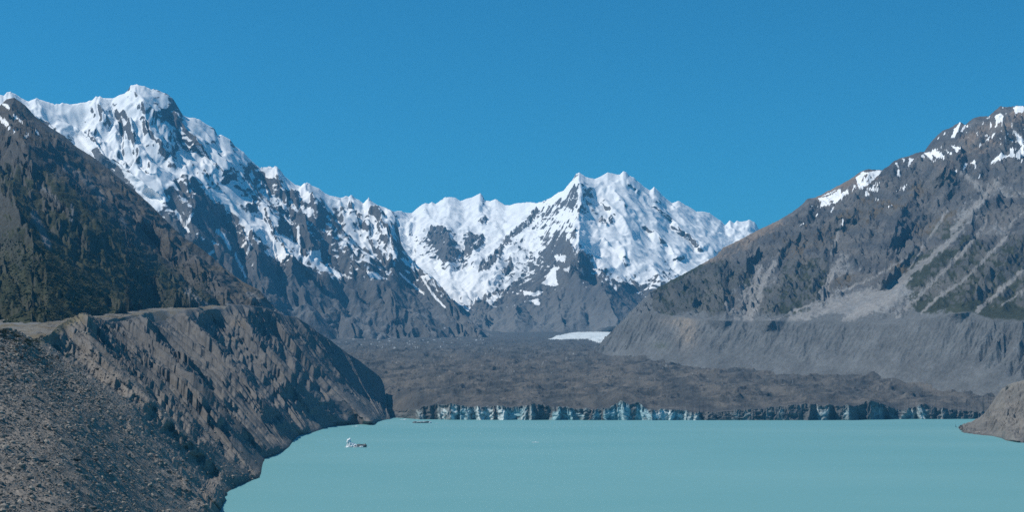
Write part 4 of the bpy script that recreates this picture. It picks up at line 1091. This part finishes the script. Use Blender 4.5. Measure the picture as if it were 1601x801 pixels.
lump('pale_bow', M_ice, [(27, -1, 1.5, 7, 5, 4.4)], 90, e)
for px, py, L_, label in ((836, 692.5, 8, 'small flat white ice floe alone in the middle of the lake'), (682, 662.8, 5, 'small white floe just right of the long dark iceberg'),
      (555, 667.2, 11, 'thin white floe stranded along the shore of the left spit'), (584, 666.6, 3, 'tiny white ice piece at the tip of the left spit'),
      (631, 656.8, 16, 'pale strip of broken ice where the left moraine meets the ice cliff')):
    o = lump('ice_floe', M_ice, [(-L_ * .35, 0, .2, L_ * .55, L_ * .4, L_ * .09 + .3), (L_ * .3, .5, .4, L_ * .4, L_ * .4, L_ * .17 + .4), (L_ * .7, 0, .1, L_ * .5, L_ * .3, .5)], int(px), None)
    d = CAMZ * FOC / (py - HZ); o.location = ((px - CX) / FOC * d, d, 0)
    tag(o, label, 'ice floe', 'ice floes on the lake')


# ================================================================== SUN, SKY, AIR
w = bpy.data.worlds.new('World'); scene.world = w; w.use_nodes = True
nt = w.node_tree; bg = nt.nodes['Background']
sk = nt.nodes.new('ShaderNodeTexSky'); sk.sky_type = 'NISHITA'; sk.sun_disc = False
sk.sun_elevation = SUN_EL; sk.sun_rotation = SUN_AZ
sk.altitude = 900; sk.air_density = 1.0; sk.dust_density = 0.7; sk.ozone_density = 2.5
SKY_TINT = (0.14, 0.84, 1.07)
vm = nt.nodes.new('ShaderNodeVectorMath'); vm.operation = 'MULTIPLY'; vm.inputs[1].default_value = SKY_TINT
nt.links.new(sk.outputs[0], vm.inputs[0]); nt.links.new(vm.outputs[0], bg.inputs[0])
bg.inputs[1].default_value = 0.10
sd = bpy.data.lights.new('sun', 'SUN'); sd.energy = 4.8; sd.angle = R(0.5); sd.color = (1.0, .95, .87)
sd.cycles.use_multiple_importance_sampling = False
so = bpy.data.objects.new('sun', sd); col.objects.link(so)
dirv = Vector((math.sin(SUN_AZ) * math.cos(SUN_EL), math.cos(SUN_AZ) * math.cos(SUN_EL), math.sin(SUN_EL)))
so.rotation_euler = (-dirv).to_track_quat('-Z', 'Y').to_euler()
so.location = (-2000, 0, 3000)

HAZE = 2.3e-5
hx0, hx1, hy0, hy1, hz0, hz1 = -41000, 41000, -21000, 61000, -14, 3300
bm_v = [(x, y, z) for z in (hz0, hz1) for y in (hy0, hy1) for x in (hx0, hx1)]
me = bpy.data.meshes.new('haze')
me.from_pydata(bm_v, [], [(0,2,3,1),(4,5,7,6),(0,1,5,4),(2,6,7,3),(0,4,6,2),(1,3,7,5)])
hm = bpy.data.materials.new('clear_mountain_air'); hm.use_nodes = True
nt = hm.node_tree; nt.nodes.clear()
out = nt.nodes.new('ShaderNodeOutputMaterial'); pv = nt.nodes.new('ShaderNodeVolumePrincipled')
pv.inputs['Color'].default_value = (.13, .55, 1.0, 1); pv.inputs['Density'].default_value = HAZE; pv.inputs['Anisotropy'].default_value = 0.0
nt.links.new(pv.outputs[0], out.inputs['Volume'])
me.materials.append(hm)
ho = bpy.data.objects.new('haze', me); col.objects.link(ho); kind(ho, 'stuff')

scene.view_settings.view_transform = 'Standard'
scene.view_settings.look = 'None'
scene.view_settings.exposure = 0.0
scene.view_settings.gamma = 1.0
scene.cycles.volume_bounces = 0
scene.cycles.use_denoising = False
scene.cycles.sample_clamp_indirect = 1.5
scene.cycles.sample_clamp_direct = 6.0
scene.cycles.max_bounces = 4
scene.cycles.diffuse_bounces = 2
